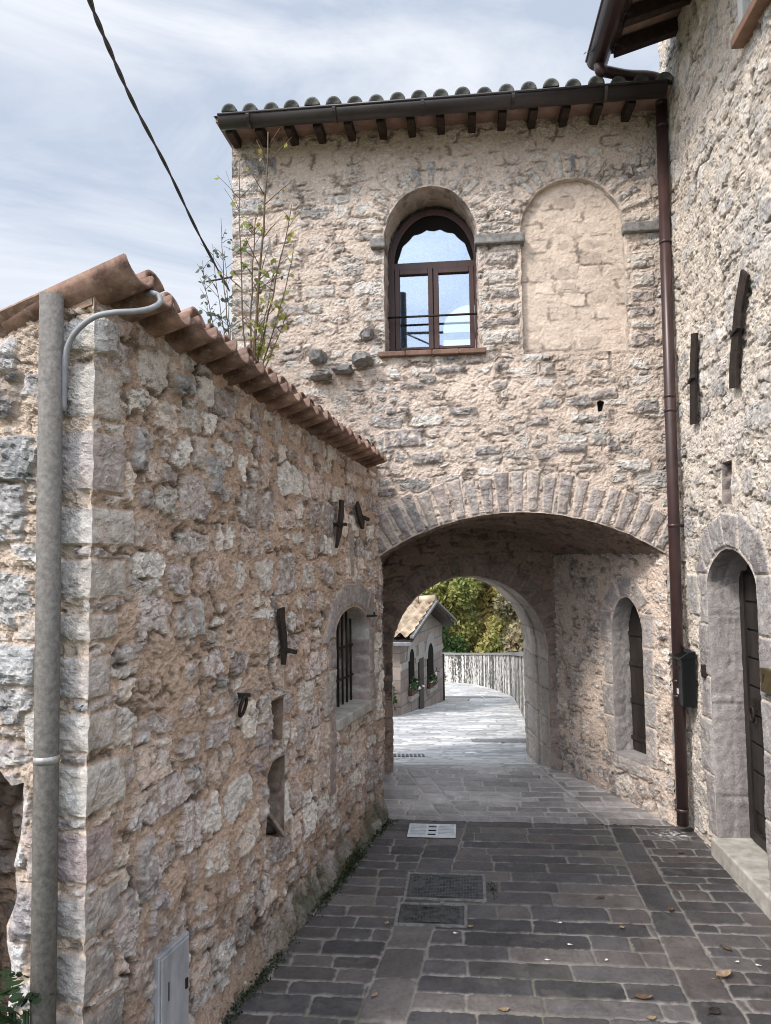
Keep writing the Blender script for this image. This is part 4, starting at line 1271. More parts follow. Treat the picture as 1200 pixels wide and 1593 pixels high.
for h in (.27, .19, .19, .19, .19, .19, .19, .19):
    mb.fbox(R, dl + .075, dr_ - .075, v, v + h - .012, -.245, -.228); v += h
mb.fbox(R, dl + .07, dr_ - .07, .13, .20, -.245, -.21)
mb.build('door_panel', M['darkwood'], door, .004)
kn = MB(); ku, kv = R.at(1176, 1102, -.22)
kn.tube([R.p(ku + .035 * math.sin(t), kv - .04 + .05 * math.cos(t), -.195) for t in np.linspace(0, 2 * PI, 18)], .009, 7, False); kn.fbox(R, ku - .03, ku + .03, kv - .01, kv + .06, -.228, -.20)
kn.build('knocker', M['iron'], door)
# threshold
MB().fbox(R, dl - .015, dr_ + .3, -.05, .125, -.36, .045).build('threshold', M['paledressed'], HS, .012)
# upper window corner
mb = MB(); mb.fbox(R, hw0 - .09, hw1 + .1, hwv - .055, hwv + .005, -.2, .075); mb.build('window_sill', M['sillpale'], HS, .008)
reveal('window_reveal', R, hwin, [0, .05, .1, .15], dict(STY['infill'], mort=(.62, .6, .58), pal=[(.62, .6, .58)]), 97, HS, amp=.003)
mb = MB(); mb.fbox(R, hw0, hw1, hwv, hwv + .95, -.17, -.15); MBw = mb.build('window', M['wood'], HS)
mb = MB(); mb.fbox(R, hw0 + .06, hw1 - .06, hwv + .06, hwv + .9, -.149, -.145); mb.build('pane', M['glass'], MBw)
# plaster band round the upper window
MB().fbox(R, hw0 - .075, hw0 - .002, hwv + .008, hwv + 1.0, .0, .030).build('window_surround', M['plaster'], HS, .004)
# eave
EO = .58
ge0 = R.at(930, 108, EO); ge1 = R.at(952, 0, EO)
gz2 = (ge0[1] + ge1[1]) / 2
g0 = ge0[0]
hs_slope = math.tan(math.radians(17))
mb = gutter(MB(), R.p(g0, gz2, EO), R.p(4.4, gz2, EO), R.n, .085)
hg = mb.build('gutter', M['copper'], HS)
mb = MB()


def rslab(mb, u0, u1, ha, hb, za, t):
    zb = za + (ha - hb) * hs_slope
    return mb.hexa([R.p(u0, za, ha), R.p(u1, za, ha), R.p(u1, zb, hb), R.p(u0, zb, hb), R.p(u0, za + t, ha), R.p(u1, za + t, ha), R.p(u1, zb + t, hb), R.p(u0, zb + t, hb)])


sz = gz2 + .04
rslab(mb, g0 + .10, 4.4, EO - .06, -2.5, sz, .03); mb.build('soffit', M['pianelle'], HS)
mb = MB(); rslab(mb, g0 + .04, 4.4, EO, -2.5, sz + .034, .08); mb.build('roof', M['oldtile'], HS)
mb = MB(); mb.fbox(R, g0 + .06, 4.4, sz - .03, sz + .03, EO - .13, EO - .085); mb.build('fascia', M['beam'], HS)
u = g0 + .15
while u < 4.3:
    mb = MB(); rslab(mb, u - .04, u + .04, EO - .10, -.05, sz - .105, .104); mb.build('rafter', M['beam'], HS, .006); u += .335
# the wall irons
p = [R.at(*q, .03) for q in [(1160, 423), (1154, 455), (1149, 485), (1147, 512), (1144, 545), (1142, 575), (1142, 603)]]
wall_iron(R, p, .12, (*R.at(1147, 515, .03), .10, -.0), 'long bent black iron wall anchor, higher of the pair on the pale house', 'wall anchors on the house', .02)
p = [R.at(*q, .03) for q in [(1081, 518), (1080, 545), (1079, 570), (1079, 592), (1079, 620), (1079, 660)]]
wall_iron(R, p, .12, (*R.at(1078, 590, .03), .10, -.0), 'black iron wall anchor, lower of the pair on the pale house, nearer the downpipe', 'wall anchors on the house', .02)
# mailbox
mu0, mu1 = U_(R, 1087, 1060), U_(R, 1070, 1060)
mu1, mu0 = max(mu0, mu1), min(mu0, mu1)
mv0, mv1 = V_(R, 1080, 1102, .05), V_(R, 1080, 1020, .05)
mu0 = mu1 - .26
mbx = thing('mailbox', 'dark green metal mailbox hung on the pale wall between downpipe and door', 'mailbox', R.p((mu0 + mu1) / 2, mv0, 0))
MB().fbox(R, mu0, mu1, mv0, mv1 - .03, .015, .115).build('body', M['mailgreen'], mbx, .006)
lid = MB().prism(Frame(R.p(mu0 - .006, 0, 0), R.n, R.u), [(.012, mv1 - .032), (.012, mv1 + .02), (.07, mv1 + .012), (.13, mv1 - .03), (.13, mv1 - .045)], 0, mu1 - mu0 + .012).build('lid', M['mailgreen'], mbx, .004)
MB().fbox(R, mu0 + .05, mu1 - .05, mv1 - .12, mv1 - .10, .1152, .119).build('slot', M['iron'], mbx)
MB().fbox(R, mu0 + .08, mu1 - .1, mv0 + .08, mv0 + .12, .1152, .118).build('name_card', M['plaster'], mbx)
bu, bv = R.at(1095, 1044, .02)
db = thing('doorbell', 'small dark doorbell plate between the mailbox and the door surround', 'doorbell', R.p(bu, bv, 0))
MB().fbox(R, bu - .02, bu + .02, bv - .045, bv + .045, -.005, .032).build('plate', M['iron'], db, .003)
MB().tube([R.p(bu, bv, .0325), R.p(bu, bv, .040)], .01, 10).build('button', M['brass'], db)
# brass plate on the right jamb, bearing a small numeral
pu0 = U_(R, 1183, 1060, .05); pv0, pv1 = V_(R, 1190, 1078, .05), V_(R, 1190, 1041, .05)
pl = thing('brass_plate', 'tarnished brass plate with a small 7, on the right door jamb', 'plate', R.p(pu0 + .12, pv0, 0))
MB().fbox(R, pu0, pu0 + .26, pv0, pv1, -.01, .05).build('plate', M['brass'], pl, .005)
mb = MB(); nu = pu0 + .045; nv = (pv0 + pv1) / 2 + .012
mb.fbox(R, nu - .012, nu + .014, nv + .016, nv + .022, .0502, .053); strap(mb, R, [(nu + .011, nv + .016), (nu, nv - .005), (nu - .003, nv - .022)], .007, .0502, .053)
mb.build('numeral', M['iron'], pl)

# downpipe in the corner
dx = thing('downpipe', 'brown metal downpipe running down the corner of tower and pale house', 'downpipe', at_depth(1063, 1284, 5.93))
q0 = at_depth(1063, 1284, 5.93)
yb = q0[1]
qt = at_depth(1029, 160, yb - .16 + .02)
qt = on_plane(1029, 165, q0, np.array([0, -1.0, 0]))
mb = MB(); mb.tube([q0, q0 + (qt - q0) * .5, qt], .043, 20)
mb.build('pipe', M['copper'], dx)
for t in (.02, .17, .19, .40, .56, .58, .80, .97):
    c = q0 + (qt - q0) * t
    mb = MB(); mb.tube([c - np.array([0, 0, .012]), c + np.array([0, 0, .012])], .0475, 20)
    if t in (.17, .40, .80): mb.bar(c, c + np.array([.085, .02, 0]), .012, .02)
    mb.build('collar', M['copper'], dx)
ge = R.p(g0 + .07, gz2 - .07, EO)
s_ = [ge, ge + np.array([0, 0, -.07])]
e1 = at_depth(948, 112, ge[1] + .05); e2 = at_depth(1005, 120, yb + .0); e3 = at_depth(1025, 128, yb)
pts = smoothpath([ge, ge + np.array([.01, .0, -.06]), at_depth(943, 111, ge[1] + .03), at_depth(975, 117, (ge[1] + yb) / 2), at_depth(1010, 119, yb), at_depth(1027, 128, yb), qt], 6)
mb = MB(); mb.tube(pts, .043, 16); mb.build('elbow', M['copper'], dx)

# ================================================================== ground
ROADP = lambda y: np.where(y < 7.85, 0, np.where(y < 8.9, -.2 * (y - 7.85) / 1.05, -.2 - .11 * (np.minimum(y, 36) - 8.9)))


def road_pt(px, py):
    d = 8.0
    r_ = ray(px, py)
    while d < 60:
        q = EYE + r_ * (d / r_[1])
        if q[2] <= float(ROADP(np.array(q[1]))): return q
        d += .02
    return q


def line_uv(p0, p1, F=PAVE):
    a = ground(*p0); b = ground(*p1)
    ua, va = a @ F.u, a @ F.v; ub, vb = b @ F.u, b @ F.v
    return lambda v: ua + (ub - ua) * (v - va) / (vb - va)


def paving(name, U, W, zones, seed, pal, joint, mat, jw=.006, zfn=None, label=None, tonefn=None, keepfn=None):
    U = np.asarray(U); W = np.asarray(W)
    X, Y = np.meshgrid(U, W)
    rr = random.Random(seed); rs = np.random.RandomState(seed)
    wx = X + .006 * fbm(X * 5, Y * 5, 2, seed); wy = Y + .006 * fbm(X * 4, Y * 4, 2, seed + 3)
    edge = np.zeros(X.shape); sid = np.zeros(X.shape, np.int64)
    for zi, (ul, ur, rowr, lenr, band) in enumerate(zones):
        UL = ul(Y) if callable(ul) else np.full(X.shape, ul); UR = ur(Y) if callable(ur) else np.full(X.shape, ur)
        inz = (wx >= UL) & (wx < UR)
        b = [W[0] - rr.random() * .2]
        while b[-1] < W[-1] + .3: b.append(b[-1] + rr.uniform(*rowr))
        b = np.array(b)
        ri = np.clip(np.searchsorted(b, wy) - 1, 0, len(b) - 2)
        dv = np.minimum(wy - b[ri], b[ri + 1] - wy)
        du = np.minimum(wx - UL, UR - wx); si = np.zeros(X.shape, np.int64)
        if not band:
            for r_ in range(len(b) - 1):
                m_ = inz & (ri == r_)
                if not m_.any(): continue
                j = [U[0] - 1.0 - rr.random() * .5]
                while j[-1] < U[-1] + 1: j.append(j[-1] + rr.uniform(*lenr) * (1.0 if rr.random() < .75 else .55))
                j = np.array(j); x = wx[m_] + rr.uniform(-.05, .05) * 0
                ji = np.clip(np.searchsorted(j, x) - 1, 0, len(j) - 2)
                du[m_] = np.minimum(du[m_], np.minimum(x - j[ji], j[ji + 1] - x)); si[m_] = ji
        e = np.minimum(dv, du) - .004 * np.exp(-((dv - du) / .02) ** 2)
        edge = np.where(inz, e, edge); sid = np.where(inz, si + 97 * ri + 10007 * (zi + 1), sid)
    jn = fbm(X * 25, Y * 25, 3, seed + 9)
    jwv = jw * (1 + .6 * fbm(X * 1.5, Y * 1.5, 2, seed + 19))
    mask = sm(jwv, jwv + .0045, edge + jn * .0045 - .006 * sm(.25, .5, fbm(X * 13, Y * 13, 3, seed + 41)))
    h1 = hsh(sid, sid // 7, seed); h2 = hsh(sid, sid // 7, seed + 1); h3 = hsh(sid, sid // 7, seed + 2); h4 = hsh(sid, sid // 7, seed + 5)
    P_ = np.array(pal)
    C = P_[np.minimum((h1 * len(pal)).astype(int), len(pal) - 1)] * (.72 + .56 * h2)[..., None]
    C = C * (1 + .34 * fbm(X * 9, Y * 9, 5, seed + 21, .6) + .22 * fbm(X * 45, Y * 45, 3, seed + 23) + .25 * fbm(X * 1.1, Y * 1.1, 2, seed + 24))[..., None]
    pale = sm(.28, .5, fbm(X * 7, Y * 7, 4, seed + 25)) * .3
    C = C * (1 - pale[..., None]) + np.array(joint) * .6 * pale[..., None]
    J = np.array(joint)[None, None] * (1 + .3 * fbm(X * 3, Y * 3, 3, seed + 27))[..., None]
    C = J + (C - J) * mask[..., None]
    if tonefn is not None: C = tonefn(X, Y, C, mask)
    H = mask * (.004 + .005 * (h3 - .5) + .002 * sm(0, .012, edge)) + .002 * fbm(X * 12, Y * 12, 3, seed + 31) * mask - (1 - mask) * .001 * (1 + jn)
    H = H + mask * ((h4 - .5) * .02 * (wx * 8 % 1 - .5)) * .3
    if zfn is not None: H = H + zfn(X, Y)
    keep = np.ones((len(W) - 1, len(U) - 1), bool)
    if keepfn is not None: keep = keepfn(X, Y)[:-1, :-1]
    P = PAVE.o + X[..., None] * PAVE.u + Y[..., None] * PAVE.v + H[..., None] * np.array([0, 0, 1.0])
    o = grid_object(name, PAVE, U, W, P, C, keep, mat, None)
    return tag(o, kind='structure')


lbl, lbr = line_uv((555, 1593), (658, 1327)), line_uv((630, 1593), (718, 1306))
rbl, rbr = line_uv((1086, 1593), (945, 1281)), line_uv((1164, 1593), (987, 1292))
NEAR = [(.070, .065, .066), (.086, .079, .078), (.058, .055, .058), (.098, .087, .082), (.076, .066, .064), (.062, .059, .062)]


def near_wear(X, Y, C, mask):
    # paint spill by the downpipe, moss in the joints along the lane wall
    q = ground(1045, 1300); su, sv = q @ PAVE.u, q @ PAVE.v
    sp_ = sm(.16, .05, np.hypot((X - su), (Y - sv) * 1.3) + .09 * fbm(X * 16, Y * 16, 3, 61)) * sm(-.1, .25, fbm(X * 30, Y * 30, 3, 63))
    C = C * (1 - sp_[..., None] * .8) + np.array([.5, .5, .5]) * sp_[..., None] * .8
    g_ = sm(.1, .5, fbm(X * 1.3, Y * 1.3, 2, 71)) * (1 - mask) * .5
    C = C * (1 - g_[..., None]) + np.array([.075, .085, .045]) * g_[..., None]
    wl_ = (-1.032 + .2695 * (Y - 2.69) + .0)      # foot of the lane wall
    dirt = sm(.22, .02, X - wl_ + .1 * fbm(X * 6, Y * 6, 3, 73) + .25) * .0
    return C


paving('lane_paving', lin(-1.9, 2.5, .0068), lin(2.2, VT + .005, .0085),
       [(-9, lbl, (.12, .175), (.26, .44), False), (lbl, lbr, (.24, .40), (1, 2), True), (lbr, rbl, (.12, .21), (.34, .68), False), (rbl, rbr, (.24, .40), (1, 2), True), (rbr, 9, (.10, .17), (.22, .50), False)],
       101, NEAR, (.20, .183, .166), M['paving'], .0028, tonefn=near_wear)
tl, tr_ = line_uv((690, 1276), (628, 1192)), line_uv((724, 1276), (654, 1192))
tb_ = line_uv((940, 1282), (850, 1205))
LIGHT = [(.36, .34, .335), (.42, .39, .38), (.31, .293, .29), (.46, .43, .415), (.375, .348, .34)]
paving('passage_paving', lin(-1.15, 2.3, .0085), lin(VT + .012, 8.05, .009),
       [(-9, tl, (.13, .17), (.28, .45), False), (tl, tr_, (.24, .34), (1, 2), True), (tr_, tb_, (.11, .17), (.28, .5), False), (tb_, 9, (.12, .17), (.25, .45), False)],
       103, LIGHT, (.52, .49, .465), M['pavelight'], .006, tonefn=lambda X, Y, C, mk: C * (.62 + .38 * sm(VT - .1, VT + .8, Y + .25 * fbm(X * 3, Y * 3, 3, 7)))[..., None], keepfn=lambda X, Y: (PAVE.o[1] + Y * math.cos(a6) - X * math.sin(a6)) < 7.87)  # slabs get darker towards the lane end of the passage
PALE = [(.43, .425, .415), (.49, .485, .475), (.35, .345, .34), (.53, .525, .515)]
paving('road', lin(-6, 9, .035), geo(7.78, 40, .016, .09), [(-99, 99, (.13, .20), (.28, .6), False)],
       105, PALE, (.24, .235, .23), M['pavelight'], .010,
       zfn=lambda X, Y: ROADP(PAVE.v[1] * Y - X * math.sin(a6)) + .004 - .012 * sm(8.0, 7.8, PAVE.v[1] * Y - X * math.sin(a6)),
       keepfn=lambda X, Y: (PAVE.v[1] * Y - X * math.sin(a6)) > 7.84)

# terrain under everything
vs, fs = [], []
xs_ = [-300, -60, -25, -10, -4, 0, 4, 8, 14, 26, 60, 300]; ys_ = [-300, -60, -20, -5, 0, 4, 7.85, 8.9, 12, 20, 28, 36, 40, 46, 56, 80, 140, 400]
for y in ys_:
    for x in xs_:
        z = float(ROADP(np.array(float(y)))) - .06
        rise = max(0, min(1, (y - 38) / 40)) * 9 + max(0, min(1, (x - 6) / 20)) * 5 * max(0, min(1, (y - 9) / 8))
        vs.append((x, y, z + rise))
nx = len(xs_)
for j in range(len(ys_) - 1):
    for i in range(nx - 1): fs.append((j * nx + i, j * nx + i + 1, (j + 1) * nx + i + 1, (j + 1) * nx + i))
tag(MB().add(vs, fs, True).build('terrain', M['soil']), kind='structure')


# ------------------------------------------------------------------ street ironwork
def quad_uv(pts): return [(float(ground(*p) @ PAVE.u), float(ground(*p) @ PAVE.v)) for p in pts]


def manhole(corners, label, nx_, ny_):
    q = quad_uv(corners)
    u0 = (q[0][0] + q[3][0]) / 2; u1 = (q[1][0] + q[2][0]) / 2; v0 = (q[0][1] + q[1][1]) / 2; v1 = (q[2][1] + q[3][1]) / 2
    F = Frame((0, 0, 0), PAVE.u, (0, 0, 1), PAVE.v)
    o = thing('manhole_cover', label, 'manhole cover', F.p((u0 + u1) / 2, (v0 + v1) / 2, 0), 'manhole covers in the lane')
    mb = MB()
    for (a, b, c, d) in ((u0, u1, v0, v0 + .018), (u0, u1, v1 - .018, v1), (u0, u0 + .018, v0 + .018, v1 - .018), (u1 - .018, u1, v0 + .018, v1 - .018)):
        mb.fbox(F, a, b, c, d, -.01, .0145)
    mb.build('frame', M['castrim'], o)
    mb = MB(); mb.fbox(F, u0 + .021, u1 - .021, v0 + .021, v1 - .021, -.01, .0095)
    for i in range(nx_):
        for j in range(ny_):
            cu = u0 + .045 + (u1 - u0 - .09) * (i + .5) / nx_; cv = v0 + .045 + (v1 - v0 - .09) * (j + .5) / ny_
            if i in (1, 2) and abs(j - ny_ / 2) < 2.5: continue
            w = (u1 - u0 - .09) / nx_ * .28; h = (v1 - v0 - .09) / ny_ * .3
            mb.fbox(F, cu - w, cu + w, cv - h, cv + h, .0095, .0135)
    cu = u0 + .045 + (u1 - u0 - .09) * 2 / nx_
    mb.fbox(F, cu - .03, cu + .03, (v0 + v1) / 2 - .05, (v0 + v1) / 2 + .05, .0095, .0125)
    mb.build('lid', M['cast'], o)
    for v_ in (v0 + .05, v1 - .05):
        um = (u0 + u1) / 2
        MB().fbox(F, um - .05, um + .05, v_ - .012, v_ + .012, .0138, .0155).build('lifting_slot', M['cast'], o)
    return o


manhole([(624, 1402), (753, 1404), (759, 1363), (638, 1361)], 'larger dark cast iron manhole cover, just below the white drain grate', 22, 14)
manhole([(609, 1441), (724, 1446), (731, 1412), (624, 1406)], 'smaller dark cast iron manhole cover, nearest the camera', 20, 12)
q = quad_uv([(632, 1304), (707, 1306), (712, 1288), (640, 1285)])
u0 = (q[0][0] + q[3][0]) / 2; u1 = (q[1][0] + q[2][0]) / 2; v0 = (q[0][1] + q[1][1]) / 2; v1 = (q[2][1] + q[3][1]) / 2
F = Frame((0, 0, 0), PAVE.u, (0, 0, 1), PAVE.v)
dg = thing('drain_grate', 'bright steel drain grate with two banks of slots, in front of the tower arch', 'drain', F.p((u0 + u1) / 2, (v0 + v1) / 2, 0))
MB().fbox(F, u0, u1, v0, v1, .0, .0085).build('pit', M['dark'], dg)
mb = MB()
for (a, b, c, d) in ((u0, u1, v0, v0 + .015), (u0, u1, v1 - .015, v1), (u0, u0 + .015, v0 + .015, v1 - .015), (u1 - .015, u1, v0 + .015, v1 - .015)):
    mb.fbox(F, a, b, c, d, .009, .022)
um = (u0 + u1) / 2
for (a, b) in ((u0 + .015, um - .035), (um + .035, u1 - .015)):
    mb.fbox(F, a - .0 if a < um else a - .02, b + .02 if a < um else b, v0 + .015, v0 + .02, .009, .02)
    for k in range(7):
        v_ = v0 + .02 + (v1 - v0 - .04) * (k + .5) / 7
        mb.fbox(F, a, b, v_ - .0062, v_ + .0062, .016, .0215)
for x_ in (um - .045, um + .03): mb.fbox(F, x_, x_ + .015, v0 + .015, v1 - .015, .009, .0213)
for k in range(1, 3):
    v_ = v0 + (v1 - v0) * k / 3; mb.fbox(F, um - .03, um + .03, v_ - .012, v_ + .012, .009, .0211)
mb.build('grate', M['grate'], dg)
# small drain grates out on the road
for (px, py, w, h, lab) in ((635, 1177, .22, .12, 'small flat drain grate on the pale road at the left foot of the gate'), (791, 1154, .5, .22, 'grey flat access cover on the pale road by the retaining wall'),
                            (752, 1085, 1.2, .5, 'double dark access cover far down the pale road')):
    q = road_pt(px, py)
    sl_ = -.11
    F2 = Frame(q + np.array([0, 0, .012]), PAVE.u, (0, -sl_ / 1.006, 1 / 1.006), (0, 1 / 1.006, sl_ / 1.006))
    o = thing('drain_cover', lab, 'drain cover', q)
    mb = MB()
    if w > 1: mb.fbox(F2, -w, -.03, -h, h, -.02, .003); mb.fbox(F2, .03, w, -h, h, -.02, .003)
    elif w < .3:
        for k in range(9): mb.fbox(F2, -w + 2 * w * k / 9, -w + 2 * w * (k + .6) / 9, -h, h, -.02, .004)
    else: mb.fbox(F2, -w, w, -h, h, -.02, .003)
    mb.build('plate', M['cast'] if w < .3 else M['impost'], o)

# ================================================================== beyond the gate
pts = [np.array([1.80, 8.95, 0])] + [road_pt(*p) for p in ((825, 1141), (812, 1112), (802, 1090), (795, 1083), (782, 1078), (769, 1073), (750, 1067.5), (728, 1063.5), (705, 1062), (687, 1061.5))]
pts += [pts[-1] + np.array([-3.5, -.2, 0]), pts[-1] + np.array([-9, -1.5, 0])]
for p in pts: p[2] = 0
path = smoothpath(pts, 8)
m, nt, bs, N, K = newmat('streaked_concrete')
tc = N('ShaderNodeTexCoord').outputs['Object']
mp = N('ShaderNodeMapping'); mp.inputs['Scale'].default_value = (1, 1, .07); K(tc, mp.inputs['Vector'])
n1 = N('ShaderNodeTexNoise'); n1.inputs['Scale'].default_value = 3.4; n1.inputs['Detail'].default_value = 5; n1.inputs['Roughness'].default_value = .7; K(mp.outputs[0], n1.inputs['Vector'])
n2 = N('ShaderNodeTexNoise'); n2.inputs['Scale'].default_value = 9; n2.inputs['Detail'].default_value = 5; K(tc, n2.inputs['Vector'])
ad = N('ShaderNodeMath'); ad.operation = 'MULTIPLY_ADD'; ad.inputs[1].default_value = .42; K(n2.outputs[0], ad.inputs[0]); K(n1.outputs[0], ad.inputs[2])
rp = N('ShaderNodeValToRGB'); rp.color_ramp.elements[0].position = .70; rp.color_ramp.elements[0].color = (.05, .045, .04, 1); rp.color_ramp.elements[1].position = .79; rp.color_ramp.elements[1].color = (.56, .54, .50, 1)
K(ad.outputs[0], rp.inputs[0]); K(rp.outputs[0], bs.inputs['Base Color']); bs.inputs['Roughness'].default_value = .9
nb, _ = noise_bump(nt, N, K, 14, .02, 1, 5, None, tc); K(nb, bs.inputs['Normal'])
M['streak'] = m
RWt = thing('retaining_wall', 'pale streaky concrete wall curving round the far bend of the road', 'wall', path[30])


def ribbon(name, h0, h1, t, mat, parent, of=0):
    vs, fs = [], []
    for i, p in enumerate(path):
        a = path[max(i - 1, 0)]; b = path[min(i + 1, len(path) - 1)]
        d = (b - a)[:2]; d = d / np.linalg.norm(d); n = np.array([d[1], -d[0], 0])
        z = float(ROADP(np.array(p[1])))
        for (o, hh) in ((of, h0), (of, h1), (of + t, h1), (of + t, h0)):
            vs.append((p[0] + n[0] * o, p[1] + n[1] * o, z + hh))
    for i in range(len(path) - 1):
        for k in range(4):
            a = i * 4 + k; b = i * 4 + (k + 1) % 4; fs.append((a, b, b + 4, a + 4))
    fs += [(0, 1, 2, 3), tuple(len(vs) - 4 + k for k in range(4))]
    return MB().add(vs, fs).build(name, mat, parent)


ribbon('wall_body', -.3, 1.16, .3, M['streak'], RWt)
ribbon('coping', 1.162, 1.24, .38, M['impost'], RWt, -.04)

# little stone kiosk
k0, k1 = road_pt(624, 1113), road_pt(690, 1092)
kz = k0[2]
d = (k1 - k0); d[2] = 0; KW = np.linalg.norm(d); d = d / KW
KF = Frame((k0[0], k0[1], 0), d, (d[1], -d[0], 0))
KS = thing('stone_kiosk', 'small pale stone hut with two arched windows and a tiled gable roof, beyond the gate', 'hut', k0)
zE = KF.at(624, 988)[1]
zA = KF.at(682, 937, .25)[1]
zb = kz - .9
hE = zE
kd = 3.0
mb = MB(); mb.prism(KF, [(0, zb), (KW, zb), (KW, hE), (KW / 2, zA - .12), (0, hE)], -kd, 0); mb.build('wall', M['kstone'], KS)
kp = lambda x, y, h=0: KF.at(x, y, h)
fl = MB()
for (x0, x1, yt, yb) in ((636, 644, 1009, 1080), (665, 674, 1000, 1068)):
    ua, ub = U_(KF, x0, 1060), U_(KF, x1, 1060); va, vb = V_(KF, (x0 + x1) / 2, yt), V_(KF, (x0 + x1) / 2, yb)
    r = (ub - ua) / 2; c_ = (ua + ub) / 2
    mb = MB(); mb.prism(KF, arch(ua, ub, vb, va - r, va, n=16), .003, .02); w_ = mb.build('window', M['dark'], KS)
    mb = MB()
    for i in range(12):
        t0_, t1_ = PI * i / 12, PI * (i + 1) / 12
        P = []
        for hh in (.004, .025):
            for (rr, t) in ((r, t0_), (r * 1.75, t0_), (r * 1.75, t1_), (r, t1_)): P.append(KF.p(c_ + rr * math.cos(t), va - r + rr * math.sin(t), hh))
        mb.hexa(P)
    mb.build('window_arch', M['kpale'], KS)
    MB().fbox(KF, ua - .12, ub + .12, vb - .10, vb, 0.005, .09).build('window_ledge', M['kpale'], KS)
    fb = thing('flower_box', 'flower box with white blooms on the %s window ledge of the hut' % ('nearer, left' if x0 < 650 else 'farther, right'), 'flower box', KF.p(c_, vb, .1), 'flower boxes on the hut')
    MB().fbox(KF, ua - .05, ub + .05, vb + .004, vb + .15, .025, .085).build('planter', M['pot'], fb)
    mb = MB(); mf = MB()
    for i in range(75):
        p = KF.p(c_ + rnd.gauss(0, .22), vb + .19 + rnd.gauss(0, .08), .06 + abs(rnd.gauss(0, .04))); s = .045
        a, b = Vector([rnd.gauss(0, 1) for _ in range(3)]).normalized() * s, Vector([rnd.gauss(0, 1) for _ in range(3)]).normalized() * s
        p = Vector(p); (mf if i % 6 == 0 else mb).add([p - a, p + b, p + a, p - b], [(0, 1, 2, 3)])
    mb.build('leaves', M['leafc'], fb); mf.build('blossoms', M['flower'], fb)
ua, ub = U_(KF, 651, 1060), U_(KF, 658, 1060)
MB().fbox(KF, ua, ub, V_(KF, 654, 1105) - .3, V_(KF, 654, 1024), .004, .03).build('door', M['darkwood'], KS)
for (xa, xb) in ((0, U_(KF, 634, 1030)), (U_(KF, 646, 1030), U_(KF, 664, 1030)), (U_(KF, 676, 1020), KW)):
    v_ = V_(KF, 640, 1029); MB().fbox(KF, xa, xb, v_ - .09, v_ + .06, .004, .022).build('string_course', M['kpale'], KS)
ua = U_(KF, 655, 1015); v_ = V_(KF, 655, 1012)
MB().fbox(KF, ua - .3, ua + .3, v_ - .15, v_ + .2, .004, .018).build('name_panel', M['kpale'], KS)
MB().fbox(KF, KW * .5, KW + .5, kz - .62, kz - .44, .0, .6).build('step', M['kpale'], KS)
# roof: two tiled slopes
of_, eo = .3, .25
ris = (zA - zE) / (KW / 2)
for sgn in (-1, 1):
    vs, fs = [], []
    nc, nr_ = 15, 7
    for i in range(nc * 6 + 1):
        h = -kd - .2 + (of_ + kd + .2) * i / (nc * 6)
        dz = .05 * math.cos(2 * PI * i / 6)
        for j in range(nr_ * 2):
            r_, top = divmod(j, 2)
            t = (r_ + top) / nr_
            uu = KW / 2 + sgn * (KW / 2 + eo) * t
            vs.append(KF.p(uu, zA + .04 - ris * (KW / 2 + eo) * t + dz + (.05 if top else .0), h))
    q_ = nr_ * 2
    for i in range(nc * 6):
        for j in range(q_ - 1): a = i * q_ + j; fs.append((a, a + 1, a + q_ + 1, a + q_))
    rf = MB().add(vs, fs, False).build('roof', M['ktile'], KS)
    mb = MB()
    P = []
    for hh in (-kd - .2, of_ - .02):
        P += [KF.p(KW / 2, zA - .10, hh), KF.p(KW / 2 + sgn * (KW / 2 + eo), zA - .10 - ris * (KW / 2 + eo), hh), KF.p(KW / 2 + sgn * (KW / 2 + eo), zA - .03 - ris * (KW / 2 + eo), hh), KF.p(KW / 2, zA - .03, hh)]
    mb.hexa(P); mb.build('roof_boards', M['beam'], rf)
    mb = MB(); mb.bar(KF.p(KW / 2, zA + .05, of_ + .01), KF.p(KW / 2 + sgn * (KW / 2 + eo), zA + .05 - ris * (KW / 2 + eo), of_ + .01), .05, .08, tuple(KF.n)); mb.build('verge_board', M['impost'], rf)
mb = MB()
for k in range(9): mb.tube([KF.p(KW / 2, zA + .07, -kd - .2 + (of_ + kd + .2) * k / 9), KF.p(KW / 2, zA + .09, -kd - .2 + (of_ + kd + .2) * (k + 1) / 9)], [.10, .12], 10)
mb.build('ridge_tiles', M['ktile'], KS)
mb = gutter(MB(), KF.p(-eo - .04, zE - ris * eo - .05, -kd), KF.p(-eo - .04, zE - ris * eo - .05, of_), -KF.u, .07); mb.build('gutter', M['zinc'], KS)
mb = MB(); mb.tube([KF.p(KW + .05, kz - .8, .0), KF.p(KW + .05, kz + .75, .0)], .035, 8); tag(mb.build('iron_post', M['iron']), 'slim black iron post at the right corner of the stone hut', 'post')
# shrub at the hut's left foot
mb = MB()
c0 = at_depth(612, 1085, k0[1] - .4)
for i in range(700):
    v = Vector([rnd.gauss(0, 1) for _ in range(3)]).normalized() * rnd.random() ** .4
    p = Vector(c0) + Vector((v.x * .2 - .2 + .08 * math.sin(i * .9), v.y * .3, v.z * .3 + .14 * math.sin(i * 1.7))); s = .05
    a, b = Vector([rnd.gauss(0, 1) for _ in range(3)]).normalized() * s, Vector([rnd.gauss(0, 1) for _ in range(3)]).normalized() * s
    mb.add([p - a, p + b, p + a, p - b], [(0, 1, 2, 3)])
sh = thing('shrub', 'small dark green shrub at the left foot of the stone hut', 'shrub', (c0[0] - .2, c0[1], c0[2] - .5)); mb.build('foliage', M['leafc'], sh)
mb = MB(); mb.tube([(c0[0] - .2, c0[1], c0[2] - 1.0), (c0[0] - .2, c0[1], c0[2])], .03, 6); mb.build('stem', M['bark'], sh)


